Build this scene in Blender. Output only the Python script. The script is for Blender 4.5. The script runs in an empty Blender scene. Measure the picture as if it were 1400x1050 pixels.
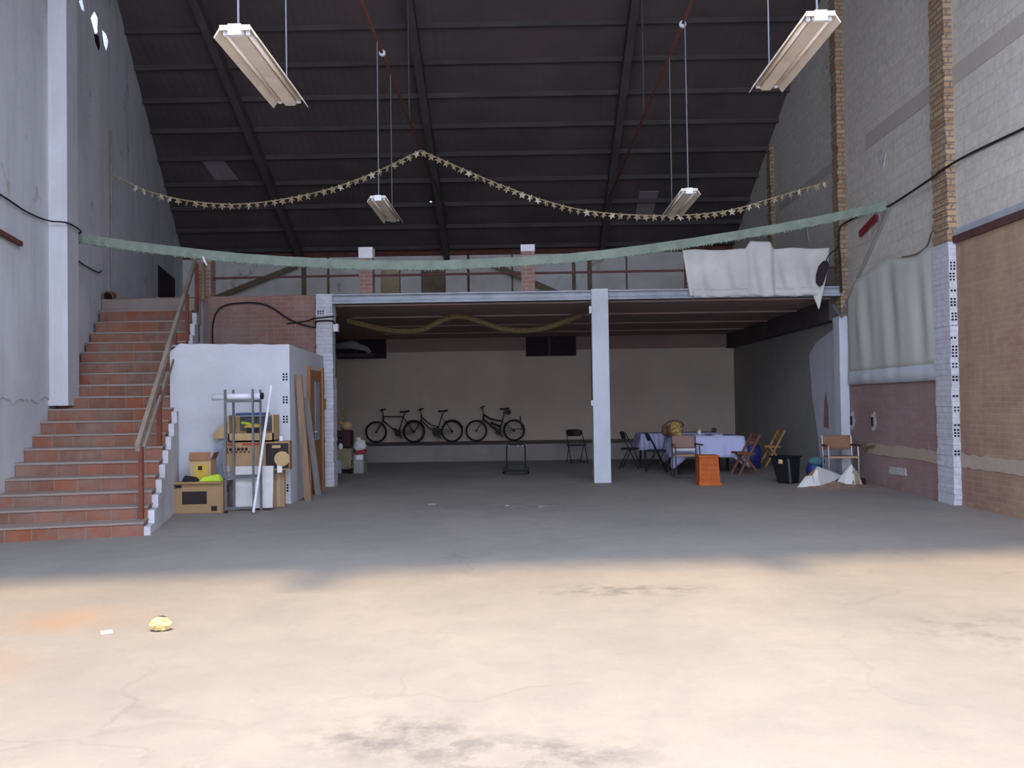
import bpy, bmesh, math, random
from mathutils import Matrix, Vector
random.seed(7)
S = bpy.context.scene
COL = S.collection
# ------------------------------------------------------------------ camera
cam_data = bpy.data.cameras.new('camera')
cam_data.sensor_width = 36.0
cam_data.lens = 1250.0 / 1400.0 * 36.0
cam_data.clip_end = 200
camera = bpy.data.objects.new('camera', cam_data)
COL.objects.link(camera)
camera.matrix_world = Matrix(((0.99982, 0.01483, 0.0117, 0), (0.012, -0.01999, -0.99973, 0),
                              (-0.0146, 0.99969, -0.02017, 1.5), (0, 0, 0, 1)))
S.camera = camera
# ------------------------------------------------------------------ sky, sun, exposure
world = bpy.data.worlds.new('sky')
S.world = world
world.use_nodes = True
bg = world.node_tree.nodes['Background']
bg.inputs['Color'].default_value = (0.64, 0.73, 0.95, 1)
bg.inputs['Strength'].default_value = 7.5
sun_data = bpy.data.lights.new('sun', 'SUN')
sun_data.energy = 5.2
sun_data.color = (1.0, 0.72, 0.38)
sun_data.angle = math.radians(6.5)
sun = bpy.data.objects.new('sun', sun_data)
COL.objects.link(sun)
sun.location = (0, -5, 20)
sun.rotation_euler = Vector((0.03, 0.31, -0.95)).to_track_quat('-Z', 'Y').to_euler()
# portal in the skylight gap of the front roof slope: guides sampling of the sky, gives off nothing itself
port = bpy.data.lights.new('skylight_portal', 'AREA')
port.shape = 'RECTANGLE'
port.size, port.size_y = 11.6, 6.2
port.cycles.is_portal = True
po = bpy.data.objects.new('skylight_portal', port)
COL.objects.link(po)
po.location = (0.6, 3.1, 7.25)
po.rotation_euler = Vector((0, 0.407, -0.914)).to_track_quat('-Z', 'Y').to_euler()
port2 = bpy.data.lights.new('doorway_portal', 'AREA')
port2.shape = 'RECTANGLE'
port2.size, port2.size_y = 8.0, 4.5
port2.cycles.is_portal = True
po2 = bpy.data.objects.new('doorway_portal', port2)
COL.objects.link(po2)
po2.location = (1.2, -1.1, 2.25)
po2.rotation_euler = Vector((0, 1, 0)).to_track_quat('-Z', 'Z').to_euler()
S.view_settings.view_transform = 'Standard'
S.view_settings.look = 'None'
S.view_settings.exposure = 0.0
S.view_settings.gamma = 1.0
S.view_settings.use_curve_mapping = False
S.cycles.use_denoising = True
S.cycles.max_bounces = 10
S.cycles.diffuse_bounces = 7
S.cycles.sample_clamp_indirect = 8.0

# ------------------------------------------------------------------ materials
def new_mat(name):
    m = bpy.data.materials.new(name); m.use_nodes = True
    nt = m.node_tree
    return m, nt, nt.nodes['Principled BSDF']

def nd(nt, kind, **kw):
    n = nt.nodes.new(kind)
    for k, v in kw.items():
        if k in n.inputs: n.inputs[k].default_value = v
        else: setattr(n, k, v)
    return n

def coords(nt, scale=(1, 1, 1)):
    tc = nd(nt, 'ShaderNodeTexCoord')
    mp = nd(nt, 'ShaderNodeMapping'); mp.inputs['Scale'].default_value = scale
    nt.links.new(tc.outputs['Object'], mp.inputs['Vector'])
    return mp.outputs['Vector']

def noise(nt, vec, scale, detail=4, rough=0.6, lo=0.35, hi=0.65):
    n = nd(nt, 'ShaderNodeTexNoise', Scale=scale, Detail=detail, Roughness=rough)
    nt.links.new(vec, n.inputs['Vector'])
    r = nd(nt, 'ShaderNodeMapRange'); r.inputs['From Min'].default_value = lo; r.inputs['From Max'].default_value = hi
    nt.links.new(n.outputs['Fac'], r.inputs['Value'])
    return r.outputs['Result']

def mix(nt, fac, a, b, blend='MIX'):
    m = nd(nt, 'ShaderNodeMix', data_type='RGBA', blend_type=blend)
    for idx, v in ((6, a), (7, b)):
        if isinstance(v, tuple): m.inputs[idx].default_value = (*v[:3], 1)
        else: nt.links.new(v, m.inputs[idx])
    if isinstance(fac, (int, float)): m.inputs[0].default_value = fac
    else: nt.links.new(fac, m.inputs[0])
    return m.outputs[2]

def math_node(nt, op, a, b=0.0):
    m = nd(nt, 'ShaderNodeMath', operation=op)
    for i, v in enumerate((a, b)):
        if isinstance(v, (int, float)): m.inputs[i].default_value = v
        else: nt.links.new(v, m.inputs[i])
    return m.outputs[0]

def bump(nt, bs, h, strength=0.3, dist=0.01):
    b = nd(nt, 'ShaderNodeBump', Strength=strength, Distance=dist)
    nt.links.new(h, b.inputs['Height']); nt.links.new(b.outputs['Normal'], bs.inputs['Normal'])

def plain(name, c, rough=0.6, metal=0.0, var=0.18, scale=6.0, c2=None, stretch=(1, 1, 1)):
    m, nt, bs = new_mat(name)
    v = coords(nt, stretch)
    d = c2 or tuple(x * (1 - var) for x in c)
    out = mix(nt, noise(nt, v, scale), c, d)
    nt.links.new(out, bs.inputs['Base Color'])
    bs.inputs['Roughness'].default_value = rough; bs.inputs['Metallic'].default_value = metal
    bs.inputs['Specular IOR Level'].default_value = 0.25
    return m

def plaster(name, c, stain, spots=None, s1=0.35, s2=2.2, amount=0.75, streak=True):
    """patchy wall finish: base colour, broad stains, small flaked spots"""
    m, nt, bs = new_mat(name)
    v = coords(nt)
    a = noise(nt, v, s1, 6, 0.65, 0.42, 0.68)
    col = mix(nt, math_node(nt, 'MULTIPLY', a, amount), c, stain)
    if streak:
        vs = coords(nt, (1.6, 1.6, 0.16))
        st = noise(nt, vs, 1.3, 4, 0.6, 0.5, 0.72)
        col = mix(nt, math_node(nt, 'MULTIPLY', st, 0.5), col, stain)
    b = noise(nt, v, s2, 5, 0.7, 0.3, 0.75)
    col = mix(nt, math_node(nt, 'MULTIPLY', b, 0.35), col, tuple(x * 0.72 for x in c))
    if spots:
        f = noise(nt, v, 1.1, 8, 0.72, 0.60, 0.66)
        col = mix(nt, math_node(nt, 'MULTIPLY', f, 0.8), col, spots)
    nt.links.new(col, bs.inputs['Base Color'])
    bs.inputs['Roughness'].default_value = 0.9; bs.inputs['Specular IOR Level'].default_value = 0.1
    bump(nt, bs, b, 0.4, 0.02)
    return m

def brick(name, c1, c2, mortar, axis='y', bw=0.26, bh=0.068, joint=0.010, dirt=(0.3, 0.27, 0.25), dirt_amt=0.5,
          paint=None, paint_lo=0.5, paint_hi=0.6, dscale=0.8, bias=0.0, streak=None, bstr=0.6):
    m, nt, bs = new_mat(name)
    tc = nd(nt, 'ShaderNodeTexCoord'); sp = nd(nt, 'ShaderNodeSeparateXYZ'); cb = nd(nt, 'ShaderNodeCombineXYZ')
    nt.links.new(tc.outputs['Object'], sp.inputs[0])
    if axis == 'xy':
        nt.links.new(math_node(nt, 'ADD', sp.outputs['X'], sp.outputs['Y']), cb.inputs['X'])
    else:
        nt.links.new(sp.outputs['Y' if axis == 'x' else 'X'], cb.inputs['X'])
    nt.links.new(sp.outputs['Z'], cb.inputs['Y'])
    wob = nd(nt, 'ShaderNodeTexNoise', Scale=3.0); nt.links.new(cb.outputs[0], wob.inputs['Vector'])
    va = nd(nt, 'ShaderNodeVectorMath', operation='MULTIPLY_ADD')
    nt.links.new(wob.outputs['Color'], va.inputs[0]); va.inputs[1].default_value = (0.02, 0.012, 0)
    nt.links.new(cb.outputs[0], va.inputs[2])
    b = nd(nt, 'ShaderNodeTexBrick')
    b.inputs['Scale'].default_value = 1.0; b.inputs['Mortar Size'].default_value = joint
    b.inputs['Brick Width'].default_value = bw; b.inputs['Row Height'].default_value = bh
    b.inputs['Bias'].default_value = bias
    b.inputs['Mortar Smooth'].default_value = 0.3
    b.inputs['Color1'].default_value = (*c1, 1); b.inputs['Color2'].default_value = (*c2, 1)
    b.inputs['Mortar'].default_value = (*mortar, 1)
    nt.links.new(va.outputs[0], b.inputs['Vector'])
    v = tc.outputs['Object']
    d = noise(nt, v, dscale, 6, 0.7, 0.4, 0.7)
    col = mix(nt, math_node(nt, 'MULTIPLY', d, dirt_amt), b.outputs['Color'], dirt)
    fine = noise(nt, v, 9.0, 4, 0.7, 0.3, 0.75)
    col = mix(nt, math_node(nt, 'MULTIPLY', fine, 0.3), col, (0.12, 0.1, 0.09))
    if streak:
        vs = coords(nt, (1.0, 1.0, 0.12))
        col = mix(nt, math_node(nt, 'MULTIPLY', noise(nt, vs, 2.6, 5, 0.6, 0.42, 0.66), 0.65), col, streak)
        vs = coords(nt, (0.35, 0.35, 1.6))
        col = mix(nt, math_node(nt, 'MULTIPLY', noise(nt, vs, 1.8, 6, 0.7, 0.5, 0.7), 0.5), col, dirt)
    if paint:
        p = noise(nt, v, 1.7, 8, 0.72, paint_lo, paint_hi)
        col = mix(nt, p, col, paint)
    nt.links.new(col, bs.inputs['Base Color'])
    bs.inputs['Roughness'].default_value = 0.92; bs.inputs['Specular IOR Level'].default_value = 0.1
    inv = math_node(nt, 'SUBTRACT', 1.0, b.outputs['Fac'])
    bump(nt, bs, inv, bstr, 0.012)
    return m

def floor_material():
    m, nt, bs = new_mat('worn_concrete_floor')
    tc = nd(nt, 'ShaderNodeTexCoord'); v = tc.outputs['Object']
    col = mix(nt, noise(nt, v, 0.5, 7, 0.65, 0.35, 0.68), (0.33, 0.30, 0.26), (0.255, 0.235, 0.21))
    col = mix(nt, math_node(nt, 'MULTIPLY', noise(nt, v, 3.0, 8, 0.72, 0.45, 0.7), 0.45), col, (0.23, 0.22, 0.21))
    col = mix(nt, math_node(nt, 'MULTIPLY', noise(nt, v, 14.0, 6, 0.75, 0.62, 0.72), 0.4), col, (0.45, 0.44, 0.42))
    def spot(cx, cy, r, c, amt, sx=1.0, ns=2.5, thr=(0.3, 0.7)):
        nonlocal col
        sub = nd(nt, 'ShaderNodeVectorMath', operation='SUBTRACT'); nt.links.new(v, sub.inputs[0]); sub.inputs[1].default_value = (cx, cy, 0)
        mul = nd(nt, 'ShaderNodeVectorMath', operation='MULTIPLY'); nt.links.new(sub.outputs[0], mul.inputs[0]); mul.inputs[1].default_value = (1 / (r * sx), 1 / r, 0)
        ln = nd(nt, 'ShaderNodeVectorMath', operation='LENGTH'); nt.links.new(mul.outputs[0], ln.inputs[0])
        f = nd(nt, 'ShaderNodeMapRange', interpolation_type='SMOOTHSTEP'); nt.links.new(ln.outputs['Value'], f.inputs['Value'])
        f.inputs['From Min'].default_value = 1.0; f.inputs['From Max'].default_value = 0.2
        n = noise(nt, v, ns, 7, 0.7, *thr)
        k = math_node(nt, 'MULTIPLY', math_node(nt, 'MULTIPLY', f.outputs['Result'], n), amt)
        col = mix(nt, k, col, c)
    spot(-3.55, 5.2, 0.75, (0.40, 0.18, 0.07), 0.6, 1.2, 1.6)       # rusty stains at left
    spot(-3.2, 6.5, 0.6, (0.40, 0.21, 0.10), 0.45, 1.3, 1.6)
    spot(-0.6, 4.15, 0.42, (0.15, 0.14, 0.13), 0.8, 1.5, 5.0, (0.42, 0.6))   # dark worn patch
    spot(0.0, 3.9, 0.35, (0.16, 0.15, 0.14), 0.8, 2.2, 5.0, (0.45, 0.6))
    spot(0.75, 7.3, 0.35, (0.14, 0.13, 0.12), 0.7, 3.0, 5.0, (0.45, 0.6))
    spot(3.1, 5.9, 0.8, (0.17, 0.16, 0.15), 0.5, 1.4, 4.0, (0.48, 0.62))
    spot(0.0, 13.3, 0.6, (0.17, 0.16, 0.15), 0.6, 2.5, 4.0, (0.48, 0.62))
    spot(5.2, 15.2, 1.6, (0.36, 0.25, 0.17), 0.5, 1.0, 1.5)
    # cracks
    wb = nd(nt, 'ShaderNodeTexNoise', Scale=1.3, Detail=4.0); nt.links.new(v, wb.inputs['Vector'])
    va = nd(nt, 'ShaderNodeVectorMath', operation='MULTIPLY_ADD'); nt.links.new(wb.outputs['Color'], va.inputs[0])
    va.inputs[1].default_value = (0.9, 0.9, 0); nt.links.new(v, va.inputs[2])
    vo = nd(nt, 'ShaderNodeTexVoronoi', feature='DISTANCE_TO_EDGE', Scale=0.33); nt.links.new(va.outputs[0], vo.inputs['Vector'])
    cr = nd(nt, 'ShaderNodeMapRange'); nt.links.new(vo.outputs['Distance'], cr.inputs['Value'])
    cr.inputs['From Min'].default_value = 0.006; cr.inputs['From Max'].default_value = 0.0
    k = math_node(nt, 'MULTIPLY', math_node(nt, 'MULTIPLY', cr.outputs['Result'], noise(nt, v, 0.8, 3, 0.5, 0.45, 0.65)), 0.22)
    col = mix(nt, k, col, (0.1, 0.095, 0.09))
    nt.links.new(col, bs.inputs['Base Color'])
    bs.inputs['Roughness'].default_value = 0.75; bs.inputs['Specular IOR Level'].default_value = 0.2
    bump(nt, bs, noise(nt, v, 6.0, 8, 0.75, 0.3, 0.7), 0.25, 0.02)
    return m

def roof_material(name, c, c2):
    m, nt, bs = new_mat(name)
    v = coords(nt)
    col = mix(nt, noise(nt, v, 0.4, 5, 0.6, 0.35, 0.65), c, c2)
    nt.links.new(col, bs.inputs['Base Color']); bs.inputs['Roughness'].default_value = 0.95
    bs.inputs['Specular IOR Level'].default_value = 0.05
    w = nd(nt, 'ShaderNodeTexWave', wave_type='BANDS', bands_direction='X', Scale=1.8); nt.links.new(v, w.inputs['Vector'])
    bump(nt, bs, w.outputs['Fac'], 0.15, 0.03)
    return m

def stripes(name, c1, c2, scale, direction='X', lo=0.45, hi=0.55, rough=0.8):
    m, nt, bs = new_mat(name)
    v = coords(nt)
    w = nd(nt, 'ShaderNodeTexWave', wave_type='BANDS', bands_direction=direction, Scale=scale, Distortion=0.6); nt.links.new(v, w.inputs['Vector'])
    r = nd(nt, 'ShaderNodeMapRange'); r.inputs['From Min'].default_value = lo; r.inputs['From Max'].default_value = hi
    nt.links.new(w.outputs['Fac'], r.inputs['Value'])
    nt.links.new(mix(nt, r.outputs['Result'], c1, c2), bs.inputs['Base Color'])
    bs.inputs['Roughness'].default_value = rough
    return m

M = dict(
    floor=floor_material(),
    left=plaster('whitewashed_plaster', (0.74, 0.75, 0.79), (0.46, 0.455, 0.46), (0.44, 0.41, 0.37), 0.3, 1.6, 0.7),
    pier=plaster('pale_pier_plaster', (0.68, 0.68, 0.72), (0.50, 0.48, 0.46), None, 0.5, 2.5, 0.5),
    white=plaster('white_paint_masonry', (0.66, 0.68, 0.74), (0.48, 0.46, 0.44), (0.42, 0.25, 0.18), 0.6, 3.0, 0.45),
    room=plaster('storeroom_whitewash', (0.60, 0.60, 0.64), (0.46, 0.45, 0.45), None, 0.7, 3.0, 0.5),
    stairside=plaster('broken_white_plaster', (0.66, 0.66, 0.70), (0.40, 0.36, 0.34), (0.36, 0.17, 0.10), 0.9, 3.5, 0.6),
    block=brick('grey_concrete_block', (0.72, 0.665, 0.58), (0.67, 0.62, 0.54), (0.66, 0.61, 0.535), 'x', 0.42, 0.2, 0.010,
                (0.68, 0.61, 0.49), 0.5, dscale=0.35),
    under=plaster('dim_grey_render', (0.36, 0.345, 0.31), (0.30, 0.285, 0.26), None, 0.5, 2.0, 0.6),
    band=plaster('concrete_band', (0.50, 0.45, 0.38), (0.42, 0.38, 0.32), None, 0.8, 3.0, 0.6, False),
    infill=brick('worn_red_brick_infill', (0.40, 0.225, 0.19), (0.35, 0.205, 0.18), (0.38, 0.26, 0.23), 'x', 0.29, 0.075, 0.008,
                 (0.40, 0.33, 0.30), 0.8, (0.46, 0.40, 0.37), 0.68, 0.82, 0.9, 0, (0.30, 0.20, 0.19), 0.35),
    infill_near=brick('worn_brown_brick_infill', (0.44, 0.25, 0.18), (0.36, 0.205, 0.155), (0.42, 0.30, 0.22), 'x', 0.29, 0.075, 0.008,
                 (0.48, 0.36, 0.22), 0.8, (0.52, 0.44, 0.33), 0.68, 0.82, 0.7, 0, (0.30, 0.17, 0.13), 0.4),
    mortarband=plaster('pale_mortar_band', (0.49, 0.40, 0.31), (0.40, 0.31, 0.24), None, 1.2, 4.0, 0.7, False),
    patch=plain('weathered_plaster_patch', (0.60, 0.575, 0.55), 0.9, 0, 0.25, 9.0),
    painted=brick('whitewashed_brick', (0.66, 0.67, 0.73), (0.61, 0.615, 0.67), (0.565, 0.56, 0.60), 'xy', 0.28, 0.075, 0.008,
                 (0.60, 0.53, 0.49), 0.5, (0.44, 0.28, 0.22), 0.70, 0.76, 0.8),
    spandrel=brick('rough_red_brick', (0.36, 0.155, 0.10), (0.28, 0.13, 0.10), (0.33, 0.23, 0.20), 'y', 0.27, 0.082, 0.012,
                   (0.34, 0.27, 0.24), 0.8, (0.50, 0.44, 0.41), 0.64, 0.74, 1.0, 0, (0.22, 0.13, 0.11)),
    yellow=brick('ochre_pier_brick', (0.52, 0.37, 0.20), (0.40, 0.22, 0.12), (0.20, 0.16, 0.13), 'xy', 0.28, 0.085, 0.014,
                 (0.36, 0.31, 0.24), 0.4),
    post=brick('balcony_post_brick', (0.36, 0.17, 0.12), (0.30, 0.15, 0.115), (0.36, 0.30, 0.27), 'xy', 0.27, 0.075, 0.012,
               (0.33, 0.27, 0.24), 0.35),
    backlow=plaster('tan_back_render', (0.70, 0.56, 0.45), (0.60, 0.49, 0.40), None, 0.4, 1.5, 0.6),
    backup=plaster('grey_boarded_wall', (0.80, 0.77, 0.72), (0.60, 0.54, 0.46), (0.40, 0.32, 0.26), 0.7, 2.5, 0.75),
    riser=brick('step_riser_brick', (0.33, 0.105, 0.05), (0.22, 0.10, 0.065), (0.28, 0.20, 0.16), 'y', 0.27, 0.6, 0.008,
                (0.30, 0.215, 0.18), 0.85, dscale=1.6),
    tread=plaster('worn_tread', (0.34, 0.28, 0.24), (0.27, 0.215, 0.185), None, 1.5, 5.0, 0.6, False),
    soffit=plaster('brown_soffit', (0.36, 0.24, 0.21), (0.28, 0.20, 0.18), None, 0.8, 3.0, 0.7, False),
    slab=plaster('slab_concrete', (0.36, 0.33, 0.31), (0.28, 0.26, 0.24), None, 0.8, 3.0, 0.7, False),
    beam=plain('grey_white_steel', (0.44, 0.46, 0.50), 0.6, 0.0, 0.25, 2.5),
    platform=plaster('platform_concrete', (0.31, 0.28, 0.25), (0.22, 0.20, 0.18), None, 0.8, 2.5, 0.7),
    roof=roof_material('dark_fibre_cement_roof', (0.13, 0.10, 0.098), (0.088, 0.073, 0.073)),
    roofpatch=roof_material('lighter_roof_sheet', (0.30, 0.25, 0.26), (0.24, 0.20, 0.21)),
    purlin=plain('dark_purlin', (0.095, 0.08, 0.078), 0.8, 0, 0.3, 1.0),
    rafter=plain('dark_rafter', (0.10, 0.08, 0.082), 0.8, 0, 0.3, 1.0),
    rust=plain('rusty_steel', (0.17, 0.065, 0.05), 0.8, 0.0, 0.35, 8.0),
    rustpost=plain('rust_red_post', (0.22, 0.075, 0.045), 0.8, 0.0, 0.3, 8.0),
    rail=plain('weathered_rail_timber', (0.34, 0.28, 0.22), 0.8, 0, 0.25, 3.0, stretch=(1, 0.3, 1)),
    timber=plain('old_timber', (0.24, 0.18, 0.11), 0.8, 0, 0.3, 3.0),
    darkrust=plain('dark_brown_steel', (0.12, 0.055, 0.05), 0.75, 0, 0.3, 5.0),
    black=plain('black_metal', (0.014, 0.014, 0.016), 0.5, 0.0, 0.2, 8.0),
    blackp=plain('black_plastic', (0.016, 0.017, 0.020), 0.5, 0.0, 0.2, 5.0),
    tyre=plain('tyre_rubber', (0.012, 0.012, 0.012), 0.8),
    wire=plain('dark_cable', (0.02, 0.016, 0.016), 0.6),
    steelwire=plain('grey_hanger_wire', (0.15, 0.15, 0.18), 0.6),
    bikeframe=plain('dark_bike_paint', (0.03, 0.035, 0.03), 0.4),
    bikegreen=plain('dull_yellow_fork_paint', (0.09, 0.085, 0.03), 0.4),
    lamp=plain('cream_lamp_enamel', (0.62, 0.54, 0.44), 0.5, 0, 0.15, 5.0),
    lampend=plain('white_lamp_end', (0.66, 0.66, 0.66), 0.4, 0, 0.05),
    tube=plain('unlit_tube_glass', (0.80, 0.72, 0.62), 0.25, 0, 0.05),
    gold=plain('gold_foil', (0.58, 0.46, 0.28), 0.45, 0.25, 0.3, 12.0),
    goldlight=plain('pale_gold_foil', (0.85, 0.74, 0.55), 0.45, 0.1, 0.2, 12.0),
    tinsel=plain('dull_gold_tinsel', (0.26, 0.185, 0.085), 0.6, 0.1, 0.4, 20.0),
    green=plain('pale_green_paper', (0.24, 0.285, 0.225), 0.8, 0, 0.25, 4.0),
    greencut=plain('darker_green_paper', (0.20, 0.245, 0.19), 0.8, 0, 0.25, 4.0),
    sheet=plain('off_white_sheet', (0.70, 0.67, 0.62), 0.9, 0, 0.14, 2.0),
    wallcloth=plain('khaki_grey_cloth', (0.64, 0.63, 0.55), 0.95, 0, 0.15, 1.0, stretch=(1, 1, 0.3)),
    clothhem=plain('pale_grey_hem', (0.66, 0.67, 0.69), 0.9, 0, 0.12, 3.0),
    purple=plain('dark_purple_cloth', (0.045, 0.028, 0.038), 0.9),
    tablewhite=plain('white_tablecloth', (0.55, 0.57, 0.80), 0.9, 0, 0.08, 3.0),
    tablestripe=stripes('striped_tablecloth', (0.33, 0.33, 0.48), (0.46, 0.45, 0.60), 3.0),
    tabletop=plain('table_board', (0.25, 0.17, 0.11), 0.6),
    orange=plain('orange_plastic', (0.62, 0.145, 0.02), 0.45, 0, 0.2, 6.0),
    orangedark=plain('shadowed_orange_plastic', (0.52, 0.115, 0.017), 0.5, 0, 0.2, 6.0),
    bluebarrel=plain('blue_plastic', (0.03, 0.04, 0.20), 0.45),
    wooddark=plain('red_brown_chair_wood', (0.23, 0.095, 0.055), 0.5, 0, 0.25, 5.0),
    woodlight=plain('honey_chair_wood', (0.50, 0.27, 0.10), 0.5, 0, 0.2, 5.0),
    canvas=plain('dusty_brown_canvas', (0.33, 0.21, 0.18), 0.9, 0, 0.12, 8.0),
    canvas2=plain('rust_brown_canvas', (0.30, 0.16, 0.095), 0.9, 0, 0.15, 8.0),
    seatedge=plain('ochre_seat_cloth', (0.46, 0.29, 0.16), 0.8),
    chrome=plain('pale_steel', (0.5, 0.5, 0.52), 0.35, 0.6),
    greysteel=plain('grey_painted_steel', (0.17, 0.17, 0.18), 0.5, 0.2, 0.2, 8.0),
    card=plain('brown_cardboard', (0.40, 0.255, 0.13), 0.85, 0, 0.15, 3.0),
    cardlight=plain('light_cardboard', (0.55, 0.38, 0.19), 0.85, 0, 0.15, 3.0),
    carddark=plain('inner_cardboard', (0.34, 0.17, 0.085), 0.85, 0, 0.15, 3.0),
    tape=plain('tan_tape', (0.46, 0.33, 0.20), 0.4),
    print=plain('dark_print', (0.035, 0.022, 0.024), 0.7),
    redprint=plain('red_print', (0.40, 0.06, 0.03), 0.7),
    yellow_print=plain('yellow_print', (0.62, 0.42, 0.06), 0.7),
    lime=plain('lime_green_plastic', (0.52, 0.72, 0.05), 0.5),
    whitep=plain('white_plastic', (0.80, 0.80, 0.84), 0.4, 0, 0.05),
    panel=plaster('white_board', (0.70, 0.68, 0.66), (0.58, 0.52, 0.48), None, 2.0, 5.0, 0.6, False),
    bluelid=plain('blue_lid', (0.06, 0.14, 0.30), 0.5),
    bluegrey=plain('blue_grey_plastic', (0.33, 0.36, 0.45), 0.5, 0, 0.1),
    teal=plain('teal_cloth', (0.10, 0.19, 0.22), 0.8),
    plank=plain('brown_plank', (0.31, 0.205, 0.13), 0.75, 0, 0.25, 3.0, stretch=(4, 4, 0.5)),
    plankgrey=plain('grey_plank', (0.28, 0.25, 0.235), 0.8, 0, 0.25, 3.0, stretch=(4, 4, 0.5)),
    doorwood=plain('varnished_door_wood', (0.34, 0.165, 0.07), 0.5, 0, 0.25, 4.0, stretch=(3, 3, 0.4)),
    glass=plain('frosted_pane', (0.32, 0.34, 0.38), 0.25),
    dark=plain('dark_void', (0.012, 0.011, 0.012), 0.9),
    wicker=plain('brown_wicker', (0.19, 0.095, 0.055), 0.8, 0, 0.5, 25.0),
    flower=plain('yellow_floral_cloth', (0.52, 0.42, 0.12), 0.8, 0, 0.5, 22.0, (0.16, 0.05, 0.025)),
    sand=plain('brown_rubble', (0.33, 0.22, 0.165), 0.95, 0, 0.35, 9.0),
    paperwhite=plain('dirty_white_board', (0.72, 0.70, 0.66), 0.85, 0, 0.12, 5.0),
    cream=plain('yellowish_foam', (0.75, 0.58, 0.26), 0.9, 0, 0.2, 20.0),
    maroon=plain('dark_maroon_case', (0.06, 0.022, 0.024), 0.6),
    khaki=plain('khaki_cloth', (0.30, 0.255, 0.16), 0.9, 0, 0.25, 6.0),
    tanbag=plain('tan_bag', (0.55, 0.37, 0.19), 0.7),
    redp=plain('red_plastic', (0.30, 0.025, 0.035), 0.5),
    terracotta=plain('terracotta', (0.28, 0.14, 0.09), 0.8),
    caps=plain('white_cap', (0.78, 0.77, 0.78), 0.8, 0, 0.1),
)

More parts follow.
